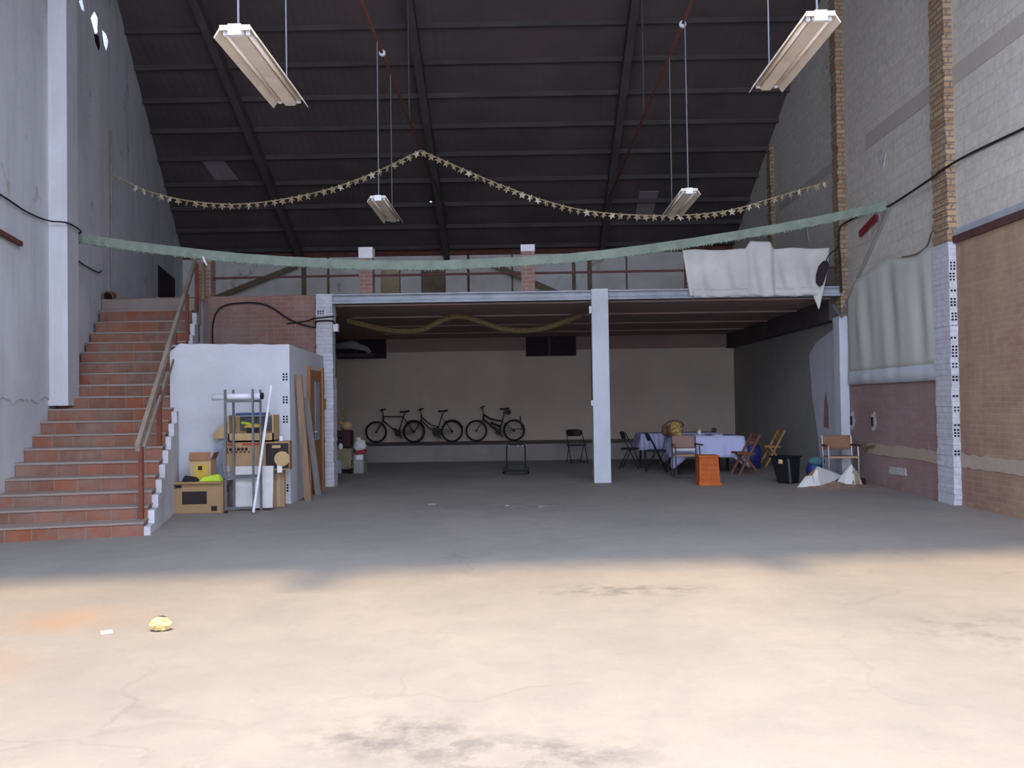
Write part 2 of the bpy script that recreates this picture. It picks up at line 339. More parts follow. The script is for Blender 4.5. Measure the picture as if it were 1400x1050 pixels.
# ------------------------------------------------------------------ geometry helpers
class MB:
    def __init__(s): s.v = []; s.f = []
    def add(s, vs, fs):
        o = len(s.v); s.v += [Vector(p) for p in vs]; s.f += [tuple(i + o for i in f) for f in fs]; return s
    def hexa(s, b, t):
        """bottom quad and top quad, both counter-clockwise from above"""
        return s.add(list(b) + list(t), [(3, 2, 1, 0), (4, 5, 6, 7)] + [(i, (i + 1) % 4, 4 + (i + 1) % 4, 4 + i) for i in range(4)])
    def box(s, x0, x1, y0, y1, z0, z1):
        return s.hexa([(x0, y0, z0), (x1, y0, z0), (x1, y1, z0), (x0, y1, z0)], [(x0, y0, z1), (x1, y0, z1), (x1, y1, z1), (x0, y1, z1)])
    def rbox(s, c, size, rz=0, rx=0, ry=0):
        R = Matrix.Rotation(rz, 3, 'Z') @ Matrix.Rotation(ry, 3, 'Y') @ Matrix.Rotation(rx, 3, 'X')
        a, b, h = (q / 2 for q in size); c = Vector(c)
        P = [c + R @ Vector(p) for p in ((-a, -b, -h), (a, -b, -h), (a, b, -h), (-a, b, -h), (-a, -b, h), (a, -b, h), (a, b, h), (-a, b, h))]
        return s.hexa(P[:4], P[4:])
    def bar(s, p0, p1, w, h, up=(0, 0, 1)):
        p0, p1 = Vector(p0), Vector(p1); d = (p1 - p0).normalized(); up = Vector(up)
        if abs(d.dot(up)) > 0.98: up = Vector((0, 1, 0))
        x = d.cross(up).normalized(); y = x.cross(d)
        q = lambda p: [p - x * w / 2 - y * h / 2, p + x * w / 2 - y * h / 2, p + x * w / 2 + y * h / 2, p - x * w / 2 + y * h / 2]
        return s.add(q(p0) + q(p1), [(3, 2, 1, 0), (4, 5, 6, 7)] + [(i, (i + 1) % 4, 4 + (i + 1) % 4, 4 + i) for i in range(4)])
    def tube(s, pts, r, n=8, closed=False):
        P = [Vector(p) for p in pts]; k = len(P); rings = []; N = None
        for i in range(k):
            if closed: d = P[(i + 1) % k] - P[i - 1]
            else: d = P[min(i + 1, k - 1)] - P[max(i - 1, 0)]
            d.normalize()
            if N is None: N = d.orthogonal().normalized()
            N = (N - d * N.dot(d)).normalized(); B = d.cross(N)
            ri = r[i] if isinstance(r, (list, tuple)) else r
            rings.append([P[i] + (N * math.cos(a) + B * math.sin(a)) * ri for a in (2 * math.pi * j / n for j in range(n))])
        o = len(s.v); s.v += [p for ring in rings for p in ring]
        for i in range(k if closed else k - 1):
            a, b = o + i * n, o + ((i + 1) % k) * n
            s.f += [(a + j, a + (j + 1) % n, b + (j + 1) % n, b + j) for j in range(n)]
        if not closed:
            s.f += [tuple(o + j for j in range(n))[::-1], tuple(o + (k - 1) * n + j for j in range(n))]
        return s
    def lathe(s, prof, c=(0, 0, 0), n=20, cap=True):
        c = Vector(c); o = len(s.v)
        for (r, z) in prof: s.v += [c + Vector((r * math.cos(2 * math.pi * j / n), r * math.sin(2 * math.pi * j / n), z)) for j in range(n)]
        for i in range(len(prof) - 1):
            a, b = o + i * n, o + (i + 1) * n
            s.f += [(a + j, a + (j + 1) % n, b + (j + 1) % n, b + j) for j in range(n)]
        if cap: s.f += [tuple(o + j for j in range(n))[::-1], tuple(o + (len(prof) - 1) * n + j for j in range(n))]
        return s
    def prism(s, poly, off):
        """planar polygon (list of 3D points) thickened along off"""
        P = [Vector(p) for p in poly]; off = Vector(off); n = len(P)
        return s.add(P + [p + off for p in P], [tuple(range(n))[::-1], tuple(range(n, 2 * n))] + [(i, (i + 1) % n, n + (i + 1) % n, n + i) for i in range(n)])
    def grid(s, fn, nu, nv, thick=None):
        """surface fn(u,v) thickened along a vector so that it has a back"""
        o = len(s.v); s.v += [Vector(fn(i / nu, j / nv)) for j in range(nv + 1) for i in range(nu + 1)]
        w = nu + 1
        q = [(j * w + i, j * w + i + 1, (j + 1) * w + i + 1, (j + 1) * w + i) for j in range(nv) for i in range(nu)]
        s.f += [tuple(o + k for k in f) for f in q]
        if thick:
            t = Vector(thick); m = w * (nv + 1); s.v += [s.v[o + k] + t for k in range(m)]
            s.f += [tuple(o + m + k for k in f[::-1]) for f in q]
            ed = [j * w for j in range(nv + 1)], [j * w + nu for j in range(nv + 1)], list(range(w)), [nv * w + i for i in range(w)]
            for e in ed:
                s.f += [(o + a, o + b, o + m + b, o + m + a) for a, b in zip(e, e[1:])]
        return s
    def ball(s, c, r, n=10, m=6):
        rx, ry, rz = r if isinstance(r, tuple) else (r, r, r)
        prof = [(max(1e-4, math.sin(math.pi * i / m)), -math.cos(math.pi * i / m)) for i in range(m + 1)]
        o = len(s.v); s.lathe(prof, (0, 0, 0), n)
        for k in range(o, len(s.v)): p = s.v[k]; s.v[k] = Vector((c[0] + p.x * rx, c[1] + p.y * ry, c[2] + p.z * rz))
        return s
    def sheet(s, outer, holes, off):
        """planar sheet with holes, thickened"""
        bm = bmesh.new(); edges = []
        for loop in [outer] + holes:
            vs = [bm.verts.new(p) for p in loop]
            edges += [bm.edges.new((vs[i], vs[(i + 1) % len(vs)])) for i in range(len(vs))]
        bmesh.ops.triangle_fill(bm, use_beauty=True, edges=edges)
        g = bmesh.ops.extrude_face_region(bm, geom=list(bm.faces))
        bmesh.ops.translate(bm, verts=[e for e in g['geom'] if isinstance(e, bmesh.types.BMVert)], vec=off)
        bm.verts.index_update()
        s.add([v.co.copy() for v in bm.verts], [tuple(v.index for v in f.verts) for f in bm.faces]); bm.free(); return s
    def build(s, name, mat, parent=None, at=None, smooth=False, local=False, bevel=0.0, subsurf=0):
        me = bpy.data.meshes.new(name)
        o = bpy.data.objects.new(name, me); COL.objects.link(o)
        base = Vector((0, 0, 0))
        if parent is not None:
            o.parent = parent
            if at is not None and local: o.location = at
            if not local:
                p = parent
                while p: base += p.location; p = p.parent
        elif at is not None:
            o.location = at
            if not local: base = Vector(at)
        me.from_pydata([tuple(v - base) for v in s.v], [], s.f)
        bm = bmesh.new(); bm.from_mesh(me); bmesh.ops.recalc_face_normals(bm, faces=bm.faces); bm.to_mesh(me); bm.free()
        me.materials.append(M[mat] if isinstance(mat, str) else mat)
        if smooth:
            for p in me.polygons: p.use_smooth = True
        if bevel:
            b = o.modifiers.new('bevel', 'BEVEL'); b.width = bevel; b.segments = 2; b.limit_method = 'ANGLE'
        if subsurf:
            b = o.modifiers.new('subsurf', 'SUBSURF'); b.levels = b.render_levels = subsurf
        return o

def tag(o, label, cat, group=None, kind=None):
    o['label'] = label; o['category'] = cat
    if group: o['group'] = group
    if kind: o['kind'] = kind
    return o

def thing(name, label, cat, loc=(0, 0, 0), rz=0.0, group=None):
    o = bpy.data.objects.new(name, None); COL.objects.link(o)
    o.location = loc; o.rotation_euler = (0, 0, rz); o.empty_display_size = 0.1
    return tag(o, label, cat, group)

def struct(o, label=None):
    o['kind'] = 'structure'
    if label: o['label'] = label
    return o

def copy_thing(root, loc, rz, label, group=None):
    def rec(o, parent):
        c = o.copy(); COL.objects.link(c)
        if parent is not None: c.parent = parent
        for ch in [k for k in bpy.data.objects if k.parent == o]: rec(ch, c)
        return c
    r = rec(root, None); r.location = loc; r.rotation_euler = (0, 0, rz); r['label'] = label
    if group: r['group'] = group
    return r

def lerp(a, b, t): return a + (b - a) * t
def spline(pts, per=6):
    """Catmull-Rom through 3D points"""
    P = [Vector(p) for p in pts]; out = []
    for i in range(len(P) - 1):
        p0, p1, p2, p3 = P[max(i - 1, 0)], P[i], P[i + 1], P[min(i + 2, len(P) - 1)]
        for k in range(per):
            t = k / per
            out.append(0.5 * ((2 * p1) + (p2 - p0) * t + (2 * p0 - 5 * p1 + 4 * p2 - p3) * t * t + (3 * p1 - p0 - 3 * p2 + p3) * t ** 3))
    out.append(P[-1]); return out

# ------------------------------------------------------------------ the building shell
RY, RZ, RS = 26.0, 5.85, 0.445            # back eaves line and roof slope
RIDGE = 13.0
def roof_z(y): return RZ + RS * (RY - y) if y > RIDGE else RZ + RS * y
def lwx(y): return -7.55 - 0.22 * (y - 16.3)     # the left wall runs askew
XR = 6.02

struct(MB().box(-11, 6.6, -1.3, 26.6, -0.2, 0).build('floor', 'floor'), 'worn dusty concrete floor')

holes_px = [[(-7.41, 8.29), (-7.47, 8.52), (-7.52, 8.50), (-7.515, 8.34), (-7.515, 8.23), (-7.475, 8.11), (-7.45, 8.2)],
            [(-7.59, 8.42), (-7.66, 8.46), (-7.70, 8.40), (-7.66, 8.15), (-7.62, 8.22)],
            [(-7.24, 8.24), (-7.29, 8.36), (-7.32, 8.22), (-7.28, 8.17)]]
def on_left(x, z, out=0.0): y = 16.3 - (x + 7.55) / 0.22; return Vector((x + out * 0.977, y + out * 0.215, z))
def yl(y, z, out=0.0): return Vector((lwx(y) + out * 0.977, y + out * 0.215, z))
outer = [yl(-1, 0), yl(26, 0), yl(26, roof_z(26)), yl(RIDGE, roof_z(RIDGE)), yl(0, roof_z(0)), yl(-1, roof_z(0) - 0.3)]
wl = struct(MB().sheet(outer, [[on_left(x, z) for x, z in h] for h in holes_px], (-0.195, -0.043, 0)).build('wall_left', 'left'), 'whitewashed left wall with patchy plaster')
# pier, upper conduit and ragged plaster edge of the left wall
MB().hexa([yl(13.1, 1.55, -0.02), yl(13.1, 1.55, .27), yl(13.7, 1.55, .27), yl(13.7, 1.55, -0.02)],
          [yl(13.1, 11.3, -0.02), yl(13.1, 11.3, .27), yl(13.7, 11.2, .27), yl(13.7, 11.2, -0.02)]).build('pier', 'pier', wl)
n_ = 16
n_ = 40; re_ = random.Random(4)
edge = [yl(9.0 + 4.1 * i / n_, 1.62 + re_.uniform(-.035, .035) + 0.03 * math.sin(i * .7), 0.0) for i in range(n_ + 1)]
MB().prism(edge + [yl(13.1, 11.0), yl(9.0, 9.0)], (0.02, 0.0045, 0)).build('plaster_coat', 'left', wl)
MB().prism([yl(22.0, 4.2, 0.0), yl(24.4, 4.2, 0.0), yl(24.4, 4.95, 0.0), yl(22.0, 4.95, 0.0)], (0.03, 0.006, 0)).build('doorway', 'purple', wl)
MB().tube([yl(17.0, 3.6, .03), yl(17.0, 6.75, .03)], 0.02, 6).build('conduit', 'rail', wl)
MB().prism([on_left(x, z, .002) for x, z in ((-7.455, 8.10), (-7.525, 8.19), (-7.545, 8.05), (-7.53, 7.93), (-7.48, 7.97))], (.01, .002, 0)).build('hole_shadow', 'dark', wl)  # dark patch painted below the wall hole as its shadow

wr = struct(MB().prism([(XR, -1, 0), (XR, 26, 0), (XR, 26, roof_z(26)), (XR, RIDGE, roof_z(RIDGE)), (XR, 0, roof_z(0)), (XR, -1, roof_z(0) - .3)], (0.25, 0, 0)).build('wall_right', 'block'), 'grey concrete block right wall')
MB().box(XR - .03, XR + .02, -1, 12.7, 0, 3.60).build('brick_infill', 'infill_near', wr)
MB().box(XR - .03, XR + .02, 13.1, 16.9, 0, 1.74).build('brick_infill', 'infill', wr)
MB().box(XR - .07, XR + .02, -1, 12.7, 3.60, 3.70).build('steel_strip', 'darkrust', wr)
MB().box(XR - .035, XR + .02, -1, 12.7, 3.70, 3.80).build('pale_strip', 'beam', wr)
for a, b in ((-1, 12.7), (13.1, 15.85)): MB().box(XR - .012, XR + .02, a, b, 5.80, 6.05).build('concrete_band', 'band', wr)
MB().box(XR - .012, XR + .02, 17.15, 21.2, 5.85, 6.03).build('concrete_band', 'band', wr)
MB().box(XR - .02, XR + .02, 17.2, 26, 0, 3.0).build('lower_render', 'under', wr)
MB().prism([(XR - .022, 17.2, 0), (XR - .022, 18.5, 0), (XR - .022, 18.75, .9), (XR - .022, 19.0, 1.5), (XR - .022, 19.15, 2.4), (XR - .022, 18.7, 2.62), (XR - .022, 17.2, 2.9)], (-0.01, 0, 0)).build('whitewash_patch', 'pier', wr)
MB().prism([(XR - .034, 18.0, .9), (XR - .034, 18.3, .92), (XR - .034, 18.22, 1.45), (XR - .034, 18.12, 1.62), (XR - .034, 18.0, 1.3)], (-.006, 0, 0)).build('bare_brick_patch', 'infill', wr)
MB().box(XR - .25, XR + .02, 17.2, 26, 2.95, 3.37).build('edge_beam', 'rafter', wr)
for y in (16.75, 15.75):
    blob = [(XR - .03, y + (.11 + .03 * math.sin(k * 2.3 + y)) * math.cos(2 * math.pi * k / 14) - .04, 1.08 + (.17 + .03 * math.sin(k * 1.7)) * math.sin(2 * math.pi * k / 14)) for k in range(14)]
    MB().prism(blob, (-.006, 0, 0)).build('plaster_patch', 'patch', wr)
    MB().box(XR - .05, XR - .03, y - .03, y + .03, 1.0, 1.16).build('socket_hole', 'dark', wr)
for pts in ([(15.15, 5.62), (15.0, 5.5), (15.1, 5.3), (15.3, 5.36), (15.32, 5.6)], [(19.2, 5.1), (19.1, 4.8), (19.3, 4.85), (19.4, 5.15)], [(17.9, 8.1), (17.7, 7.9), (17.9, 7.8), (18.1, 8.0)],
            [(15.95, 4.34), (15.8, 4.28), (15.75, 4.5), (15.9, 4.55)], [(15.5, 4.65), (15.38, 4.35), (15.3, 4.4), (15.33, 4.72)]):
    MB().prism([(XR, y, z) for y, z in pts], (-.012, 0, 0)).build('plaster_patch', 'patch', wr)
rb_ = random.Random(9)
for a, b in ((-.95, 12.6), (13.1, 16.0)):
    n_ = int((b - a) * 9); lo = [(XR - .03, lerp(a, b, k / n_), .53 + rb_.uniform(-.012, .012)) for k in range(n_ + 1)]; hi = [(XR - .03, lerp(a, b, k / n_), .71 + rb_.uniform(-.02, .02)) for k in range(n_ + 1)]
    MB().prism(lo + hi[::-1], (-.012, 0, 0)).build('mortar_band', 'mortarband', wr)
MB().prism([(XR - .03, 14.4, .26), (XR - .03, 15.1, .24), (XR - .03, 15.05, .36), (XR - .03, 14.45, .38)], (-.012, 0, 0)).build('plaster_patch', 'patch', wr)
MB().bar((XR - .01, 14.83, 4.56), (XR - .01, 16.3, 3.62), .03, .10, (1, 0, 0)).build('diagonal_strip', 'under', wr)  # thin grey bar set diagonally on the right wall

wf = struct(MB().box(-4.2, -2.8, -1.25, -1, 0, 6.0).box(5.2, 6.3, -1.25, -1, 0, 6.0).box(-2.8, 5.2, -1.25, -1, 4.5, 6.0).build('wall_front', 'pier'), 'wall behind the viewer')  # wide opening in this unseen wall, added so sky light reaches under the balcony
bl = MB().box(-10.2, 6.3, 26, 26.25, 0, 3.55)
wb = struct(bl.build('wall_back', 'backlow'), 'tan rendered back wall under the balcony')
MB().box(-10.2, 6.3, 25.99, 26.25, 3.55, 5.9).build('upper_wall', 'backup', wb)
MB().box(-1.85, -1.6, 25.94, 26, .42, 3.37).build('pilaster', 'backlow', wb)
MB().box(-10, 6.02, 25.93, 26.0, 5.72, 5.86).build('rusty_wall_plate', 'rust', wb)
for x, w_, mt in ((-6.2, .13, 'timber'), (-5.5, .05, 'timber'), (-1.5, .06, 'rust'), (1.5, .10, 'timber'), (1.95, .12, 'timber'), (-.25, .05, 'timber'), (3.0, .04, 'timber')):
    MB().box(x - w_ / 2, x + w_ / 2, 25.93, 25.99, 3.6, 5.74).build('batten', mt, wb)
for x0, x1, z0, z1 in ((-2.85, -2.15, 4.5, 5.33),): MB().box(x0, x1, 25.97, 26.0, z0, z1).build('dirty_board', 'timber', wb)
MB().box(-10, 6.02, 25.85, 26.0, 2.98, 3.37).build('wall_beam', 'soffit', wb)
for i, (x0, x1) in enumerate(((.11, 1.52), (-5.35, -3.85))):
    w_ = struct(MB().box(x0, x1, 25.78, 25.86, 2.80, 3.37).build('window_%d' % (i + 1), 'purple'), 'dark boarded opening under the balcony ceiling')
    MB().box(x0 + .62, x0 + .70, 25.76, 25.79, 2.80, 3.37).build('window_bar', 'rafter', w_)

# roof: dark corrugated sheets, a daylight gap in the front slope, one pinhole
def rp(x, y, dz=0.0): return (x, y, roof_z(y) + dz)
pin = [Vector(rp(-2.344 + .045 * math.cos(a), 23.905 + .05 * math.sin(a))) for a in [2 * math.pi * k / 10 for k in range(10)]]
ceil_ = struct(MB().sheet([rp(-11, 26.4), rp(6.4, 26.4), rp(6.4, RIDGE), rp(-8, RIDGE)], [pin], (0, 0, .05)).build('ceiling', 'roof'), 'dark corrugated pitched roof')
MB().prism([rp(-8, RIDGE), rp(6.4, RIDGE), rp(6.4, 6.15), rp(-6.4, 5.05)], (0, 0, .05)).build('front_slope', 'roof', ceil_)
MB().prism([rp(-6, .4), rp(6.4, .4), rp(6.4, -1.3), rp(-6, -1.3)], (0, 0, .05)).build('front_eaves', 'roof', ceil_)
for k in range(-5, 9):
    y = 18.4 + .915 * k; z = roof_z(y)
    MB().bar((lwx(y) - .1, y, z - .06), (XR + .1, y, z - .06), .06, .11).build('purlin', 'purlin', ceil_)
for x in (-6.25, -2.1, 2.3):
    MB().bar((x, 25.95, roof_z(25.95) - .22), (x, RIDGE, roof_z(RIDGE) - .22), .16, .26).build('rafter', 'rafter', ceil_)
MB().prism([rp(-7.79, 22.17, -.02), rp(-7.25, 22.17, -.02), rp(-7.1, 22.88, -.02), rp(-7.67, 22.88, -.02)], (0, 0, .03)).build('lighter_sheet', 'roofpatch', ceil_)
MB().prism([rp(3.1, 23.6, -.02), rp(3.6, 23.6, -.02), rp(3.55, 24.7, -.02), rp(3.1, 24.7, -.02)], (0, 0, .03)).build('lighter_sheet', 'roofpatch', ceil_)

# mezzanine and platform
mz = struct(MB().prism([(lwx(16.9) + .0, 16.95, 3.37), (XR, 16.95, 3.37), (XR, 26, 3.37), (lwx(26), 26, 3.37)], (0, 0, .17)).build('mezzanine_slab', 'slab'), 'balcony slab across the back of the hall')
MB().prism([(-3.6, 17.1, 3.345), (XR - .25, 17.1, 3.345), (XR - .25, 25.85, 3.345), (-9, 25.85, 3.345)], (0, 0, .03)).build('soffit', 'soffit', mz)
for y in (19.2, 21.5, 23.8): MB().box(-3.6, XR - .25, y, y + .12, 3.315, 3.36).build('joist', 'soffit', mz)
bm_ = MB().box(-3.49, XR - .1, 16.88, 16.96, 3.37, 3.54)
bm_.box(-3.49, XR - .1, 16.80, 16.96, 3.37, 3.39).box(-3.49, XR - .1, 16.80, 16.96, 3.52, 3.545).box(-3.49, XR - .1, 16.86, 16.96, 3.43, 3.455)
struct(bm_.build('balcony_beam', 'beam'), 'grey white steel beam along the balcony edge')
struct(MB().box(-8.6, XR - .02, 23.6, 26, 0, .42).build('platform', 'platform'), 'low concrete platform below the back wall')
struct(MB().box(lwx(16.9) + .02, -3.80, 16.9, 17.1, 2.2, 3.55).build('wall_spandrel', 'spandrel'), 'red brick wall between stairs and first pillar')

def dots(mb, c, ux, n, face, rows=3, cols=2):
    """small holes of hollow bricks showing through the paint"""
    for i in range(cols):
        for j in range(rows):
            p = Vector(c) + Vector(ux) * (i * .045) + Vector((0, 0, j * .042))
            mb.rbox(p, (.026, .012, .026) if face == 'y' else (.012, .026, .026))
    return mb
def rough_column(x0, x1, y0, y1, z0, z1, course, j, seed):
    """one connected shaft whose brick courses step in and out a little"""
    rnd = random.Random(seed); mb = MB(); z = z0; rings = []
    while z < z1 - .01:
        h = min(course, z1 - z); d = [rnd.uniform(-j, j) for _ in range(4)]
        q = [(x0 + d[0], y0 + d[1]), (x1 + d[2], y0 + d[1]), (x1 + d[2], y1 + d[3]), (x0 + d[0], y1 + d[3])]
        rings += [[(x, y, z + .001) for x, y in q], [(x, y, z + h - .001) for x, y in q]]; z += h
    mb.v = [Vector(p) for r_ in rings for p in r_]
    for i in range(len(rings) - 1): mb.f += [(4 * i + k, 4 * i + (k + 1) % 4, 4 * i + 4 + (k + 1) % 4, 4 * i + 4 + k) for k in range(4)]
    n = len(mb.v); mb.f += [(3, 2, 1, 0), (n - 4, n - 3, n - 2, n - 1)]
    return mb
p1 = struct(rough_column(-3.79, -3.49, 16.78, 17.1, 0, 3.55, .075, .007, 1).build('pillar', 'painted'), 'whitewashed brick pillar beside the storeroom')
d = MB()
for z in (3.2, 2.35, 2.22, 1.75, 1.45, 1.1, .85, .6, .4, .2): dots(d, (-3.75, 16.78, z + random.uniform(-.03, .03)), (1, 0, 0), 0, 'y', random.choice((2, 3)), random.choice((2, 3)))
o = d.build('brick_holes', 'dark', p1); o['kind'] = 'stuff'
MB().box(-3.72, -3.62, 16.775, 16.79, 1.42, 1.62).build('bare_patch', 'terracotta', p1)
struct(MB().box(1.285, 1.595, 16.78, 17.1, 0, 3.57).build('pillar', 'white', bevel=.012), 'smooth white pillar in the middle of the opening')
p3 = struct(MB().box(5.83, XR, 16.85, 17.2, 0, 3.0).build('pillar', 'white', bevel=.012), 'white pillar at the right wall under the balcony')
rough_column(5.87, XR, 16.85, 17.15, 3.0, 9.2, .085, .012, 2).build('brick_shaft', 'yellow', p3)
p4 = struct(rough_column(5.885, XR + .05, 12.62, 13.1, 0, 3.62, .085, .007, 3).build('pillar', 'painted'), 'nearest right wall pier white below and ochre brick above')
rough_column(5.90, XR + .05, 12.65, 13.1, 3.62, 11.0, .085, .014, 4).build('brick_shaft', 'yellow', p4)
d = MB()
for z in (3.25, 3.1, 2.95, 2.75, 2.55, 2.3, 2.05, 1.9, 1.72, 1.5, 1.3, 1.1, .95, .7, 2.42, 2.18): dots(d, (5.91 + random.uniform(-.01, .02), 12.62, z), (1, 0, 0), 0, 'y', random.choice((1, 2, 3)), 2)
o = d.build('brick_holes', 'dark', p4); o['kind'] = 'stuff'
struct(rough_column(5.93, XR + .05, 21.6, 21.9, 3.55, 7.5, .085, .012, 5).build('pillar', 'yellow'), 'far right wall brick pier above the balcony')

# storeroom block beside the stairs
A, B = Vector((-5.2, 13.42, 0)), Vector((-3.58, 14.0, 0))
nrm = Vector((B.y - A.y, -(B.x - A.x), 0)).normalized()
top = []
for i in range(13):
    t = i / 12; p = A.lerp(B, t); top.append(Vector((p.x, p.y, 2.44 + .006 * math.sin(i * 2.3) - (.12 if i == 0 else 0))))
struct(MB().prism([A, B] + top[::-1], -nrm * .12).build('wall_storeroom_front', 'room'), 'white front wall of the storeroom')
sw = struct(MB().prism([(-3.58, 14.0, 0), (-3.66, 16.8, 0), (-3.66, 16.8, 2.40), (-3.58, 14.0, 2.44)], (-.12, 0, 0)).build('wall_storeroom_side', 'room'), 'white side wall of the storeroom')
MB().prism([(-5.3, 13.5, 2.40), (-3.6, 14.05, 2.40), (-3.7, 16.8, 2.36), (-5.7, 16.8, 2.36)], (0, 0, .03)).build('storeroom_roof', 'slab', sw)
d = MB()
for z in (.2, .65, 1.25, 1.55, 1.9): dots(d, tuple(B + nrm * .002 + Vector((-.085, -.03, z))), (.94, .33, 0), 0, 'y', 3, 2)
o = d.build('brick_holes', 'dark', sw); o['kind'] = 'stuff'
struct(MB().box(-6.02, -5.82, 16.6, 16.9, 2.2, 3.42).build('trim_1', 'slab'), 'grey concrete jamb beside the brick wall')
dr = struct(MB().prism([(-3.615, 15.3, .03), (-3.635, 16.25, .03), (-3.635, 16.25, 2.1), (-3.615, 15.3, 2.1)], (.05, 0, 0)).build('door_1', 'doorwood'), 'brown wooden storeroom door with a tall narrow pane')
MB().prism([(-3.565, 15.62, .9), (-3.575, 15.98, .9), (-3.575, 15.98, 1.9), (-3.565, 15.62, 1.9)], (.012, 0, 0)).build('door_pane', 'glass', dr)
MB().tube([(-3.55, 15.42, 1.05), (-3.49, 15.43, 1.05), (-3.49, 15.53, 1.05)], .012, 6).build('door_handle', 'chrome', dr)
for a, b in ((15.24, 15.31), (16.24, 16.31)): MB().box(-3.66, -3.55, a, b, 0, 2.16).build('door_frame', 'doorwood', dr)

# ------------------------------------------------------------------ brick stairs
stair = thing('staircase', 'long flight of red brick steps climbing along the left wall', 'stairs', (-5.2, 10.6, 0))
zs = [.165, .32, .475, .64, .81, .98, 1.155, 1.33, 1.5, 1.68, 1.86, 2.05, 2.24, 2.42, 2.60, 2.785, 3.0, 3.22, 3.45]
def xs_r(y): return -4.47 - .252 * (y - 10.7)
for i in range(18):
    y = 10.7 + i * (5.6 / 18); y2 = y + 5.6 / 18 + .25; k = .26 * max(0, 1 - i / 10)
    xr, xr2 = xs_r(y), xs_r(y2)
    def yl_(yr): return yr - k * (xs_r(yr) - lwx(yr))
    a, b = yl_(y), yl_(y2)
    xl, xl2 = lwx(a) + (.01 if i < 9 else .05), lwx(b) + .01
    zb = max(0, (zs[i - 1] if i else 0) - .3); zt = zs[i]
    if i == 17: y2 = b = 16.62; xr2 = xs_r(16.3)
    def quad(z, e=0.0): return [(xl, a - e, z), (xr + e * .7, y - e, z), (xr2 + e * .7, y2, z), (xl2, b, z)]
    zz = zs[i - 1] if i else 0
    st = MB().hexa(quad(zb), quad(zt - .024)).build('step', 'riser', stair)
    # each riser is one course of its own: put the texture origin at its foot
    st.location = (0.13 * (i % 3), 0, zz - .02)
    for v in st.data.vertices: v.co -= st.location
    jit = [random.uniform(-.006, .006) for _ in range(4)]
    q1 = quad(zt - .026, .014); q2 = [(p[0], p[1], zt + j) for p, j in zip(quad(zt, .014), jit)]
    tr = MB().hexa(q1, q2).build('tread', 'tread', st)
tp = MB().hexa([(lwx(16.3) + .02, 16.28, 3.0), (-5.86, 16.28, 3.0), (-5.83, 16.95, 3.0), (lwx(16.95) + .02, 16.95, 3.0)],
               [(lwx(16.3) + .02, 16.28, 3.455), (-5.86, 16.28, 3.455), (-5.83, 16.95, 3.455), (lwx(16.95) + .02, 16.95, 3.455)])
tp.build('landing', 'tread', stair)
side = [(xs_r(10.72), 10.72, 0)]
for i in range(18):
    y = 10.72 + i * (5.6 / 18)
    side += [(xs_r(y), y, zs[i] - .06), (xs_r(y + 5.6 / 18), y + 5.6 / 18, zs[i] - .06)]
side += [(xs_r(16.3), 16.3, 0)]
MB().prism(side, (.07, 0.02, 0)).build('stringer', 'stairside', stair)

# handrail
hr = thing('handrail', 'weathered wooden handrail on rusty posts beside the brick stairs', 'handrail', (-4.55, 10.9, .16))
r0, r1 = Vector((-4.62, 10.9, 1.02)), Vector((-5.881, 16.4, 4.15))
MB().bar(r0, r1, .05, .10).build('rail', 'rail', hr)
MB().bar(r0.lerp(r1, .03) + Vector((.04, 0, -.12)), r0.lerp(r1, .36) + Vector((.05, 0, -.16)), .03, .05).build('lower_rail', 'rail', hr)
MB().bar(r0.lerp(r1, .25) + Vector((.04, 0, -.30)), r0.lerp(r1, .50) + Vector((.05, 0, -.26)), .02, .03).build('lower_rail', 'timber', hr)
for t, w_ in ((.01, .05), (.25, .055), (.52, .045), (.76, .05), (.985, .05)):
    p = r0.lerp(r1, t); i = int((p.y - 10.7) / (5.6 / 18)); zf = zs[min(max(i, 0), 17)]
    MB().bar((p.x + .03, p.y, zf), (p.x + .03, p.y, p.z - .02), w_, w_).build('post', 'rustpost', hr)
MB().bar(r0.lerp(r1, .985) + Vector((.12, .1, -.66)), r0.lerp(r1, .985) + Vector((.12, .1, .0)), .05, .05).build('post', 'timber', hr)
pot = thing('flower_pot', 'overturned terracotta pot with dark mouth at the top of the stairs', 'pot', (-7.42, 16.5, 3.455))
pm = MB().lathe([(.06, 0), (.085, .14), (.095, .2), (.105, .2), (.105, .24), (.09, .24), (.075, .12)], (0, 0, 0), 16, False)
R_ = Matrix.Rotation(math.radians(105), 3, 'X') @ Matrix.Rotation(0, 3, 'Z')
pm.v = [R_ @ v + Vector((0, 0, .10)) for v in pm.v]; pm.build('body', 'terracotta', pot, local=True, smooth=True)
pm = MB().lathe([(.001, .2), (.088, .2)], (0, 0, 0), 16, False); pm.v = [R_ @ v + Vector((0, 0, .10)) for v in pm.v]; pm.build('dark_inside', 'dark', pot, local=True)  # dark disc inside the pot mouth

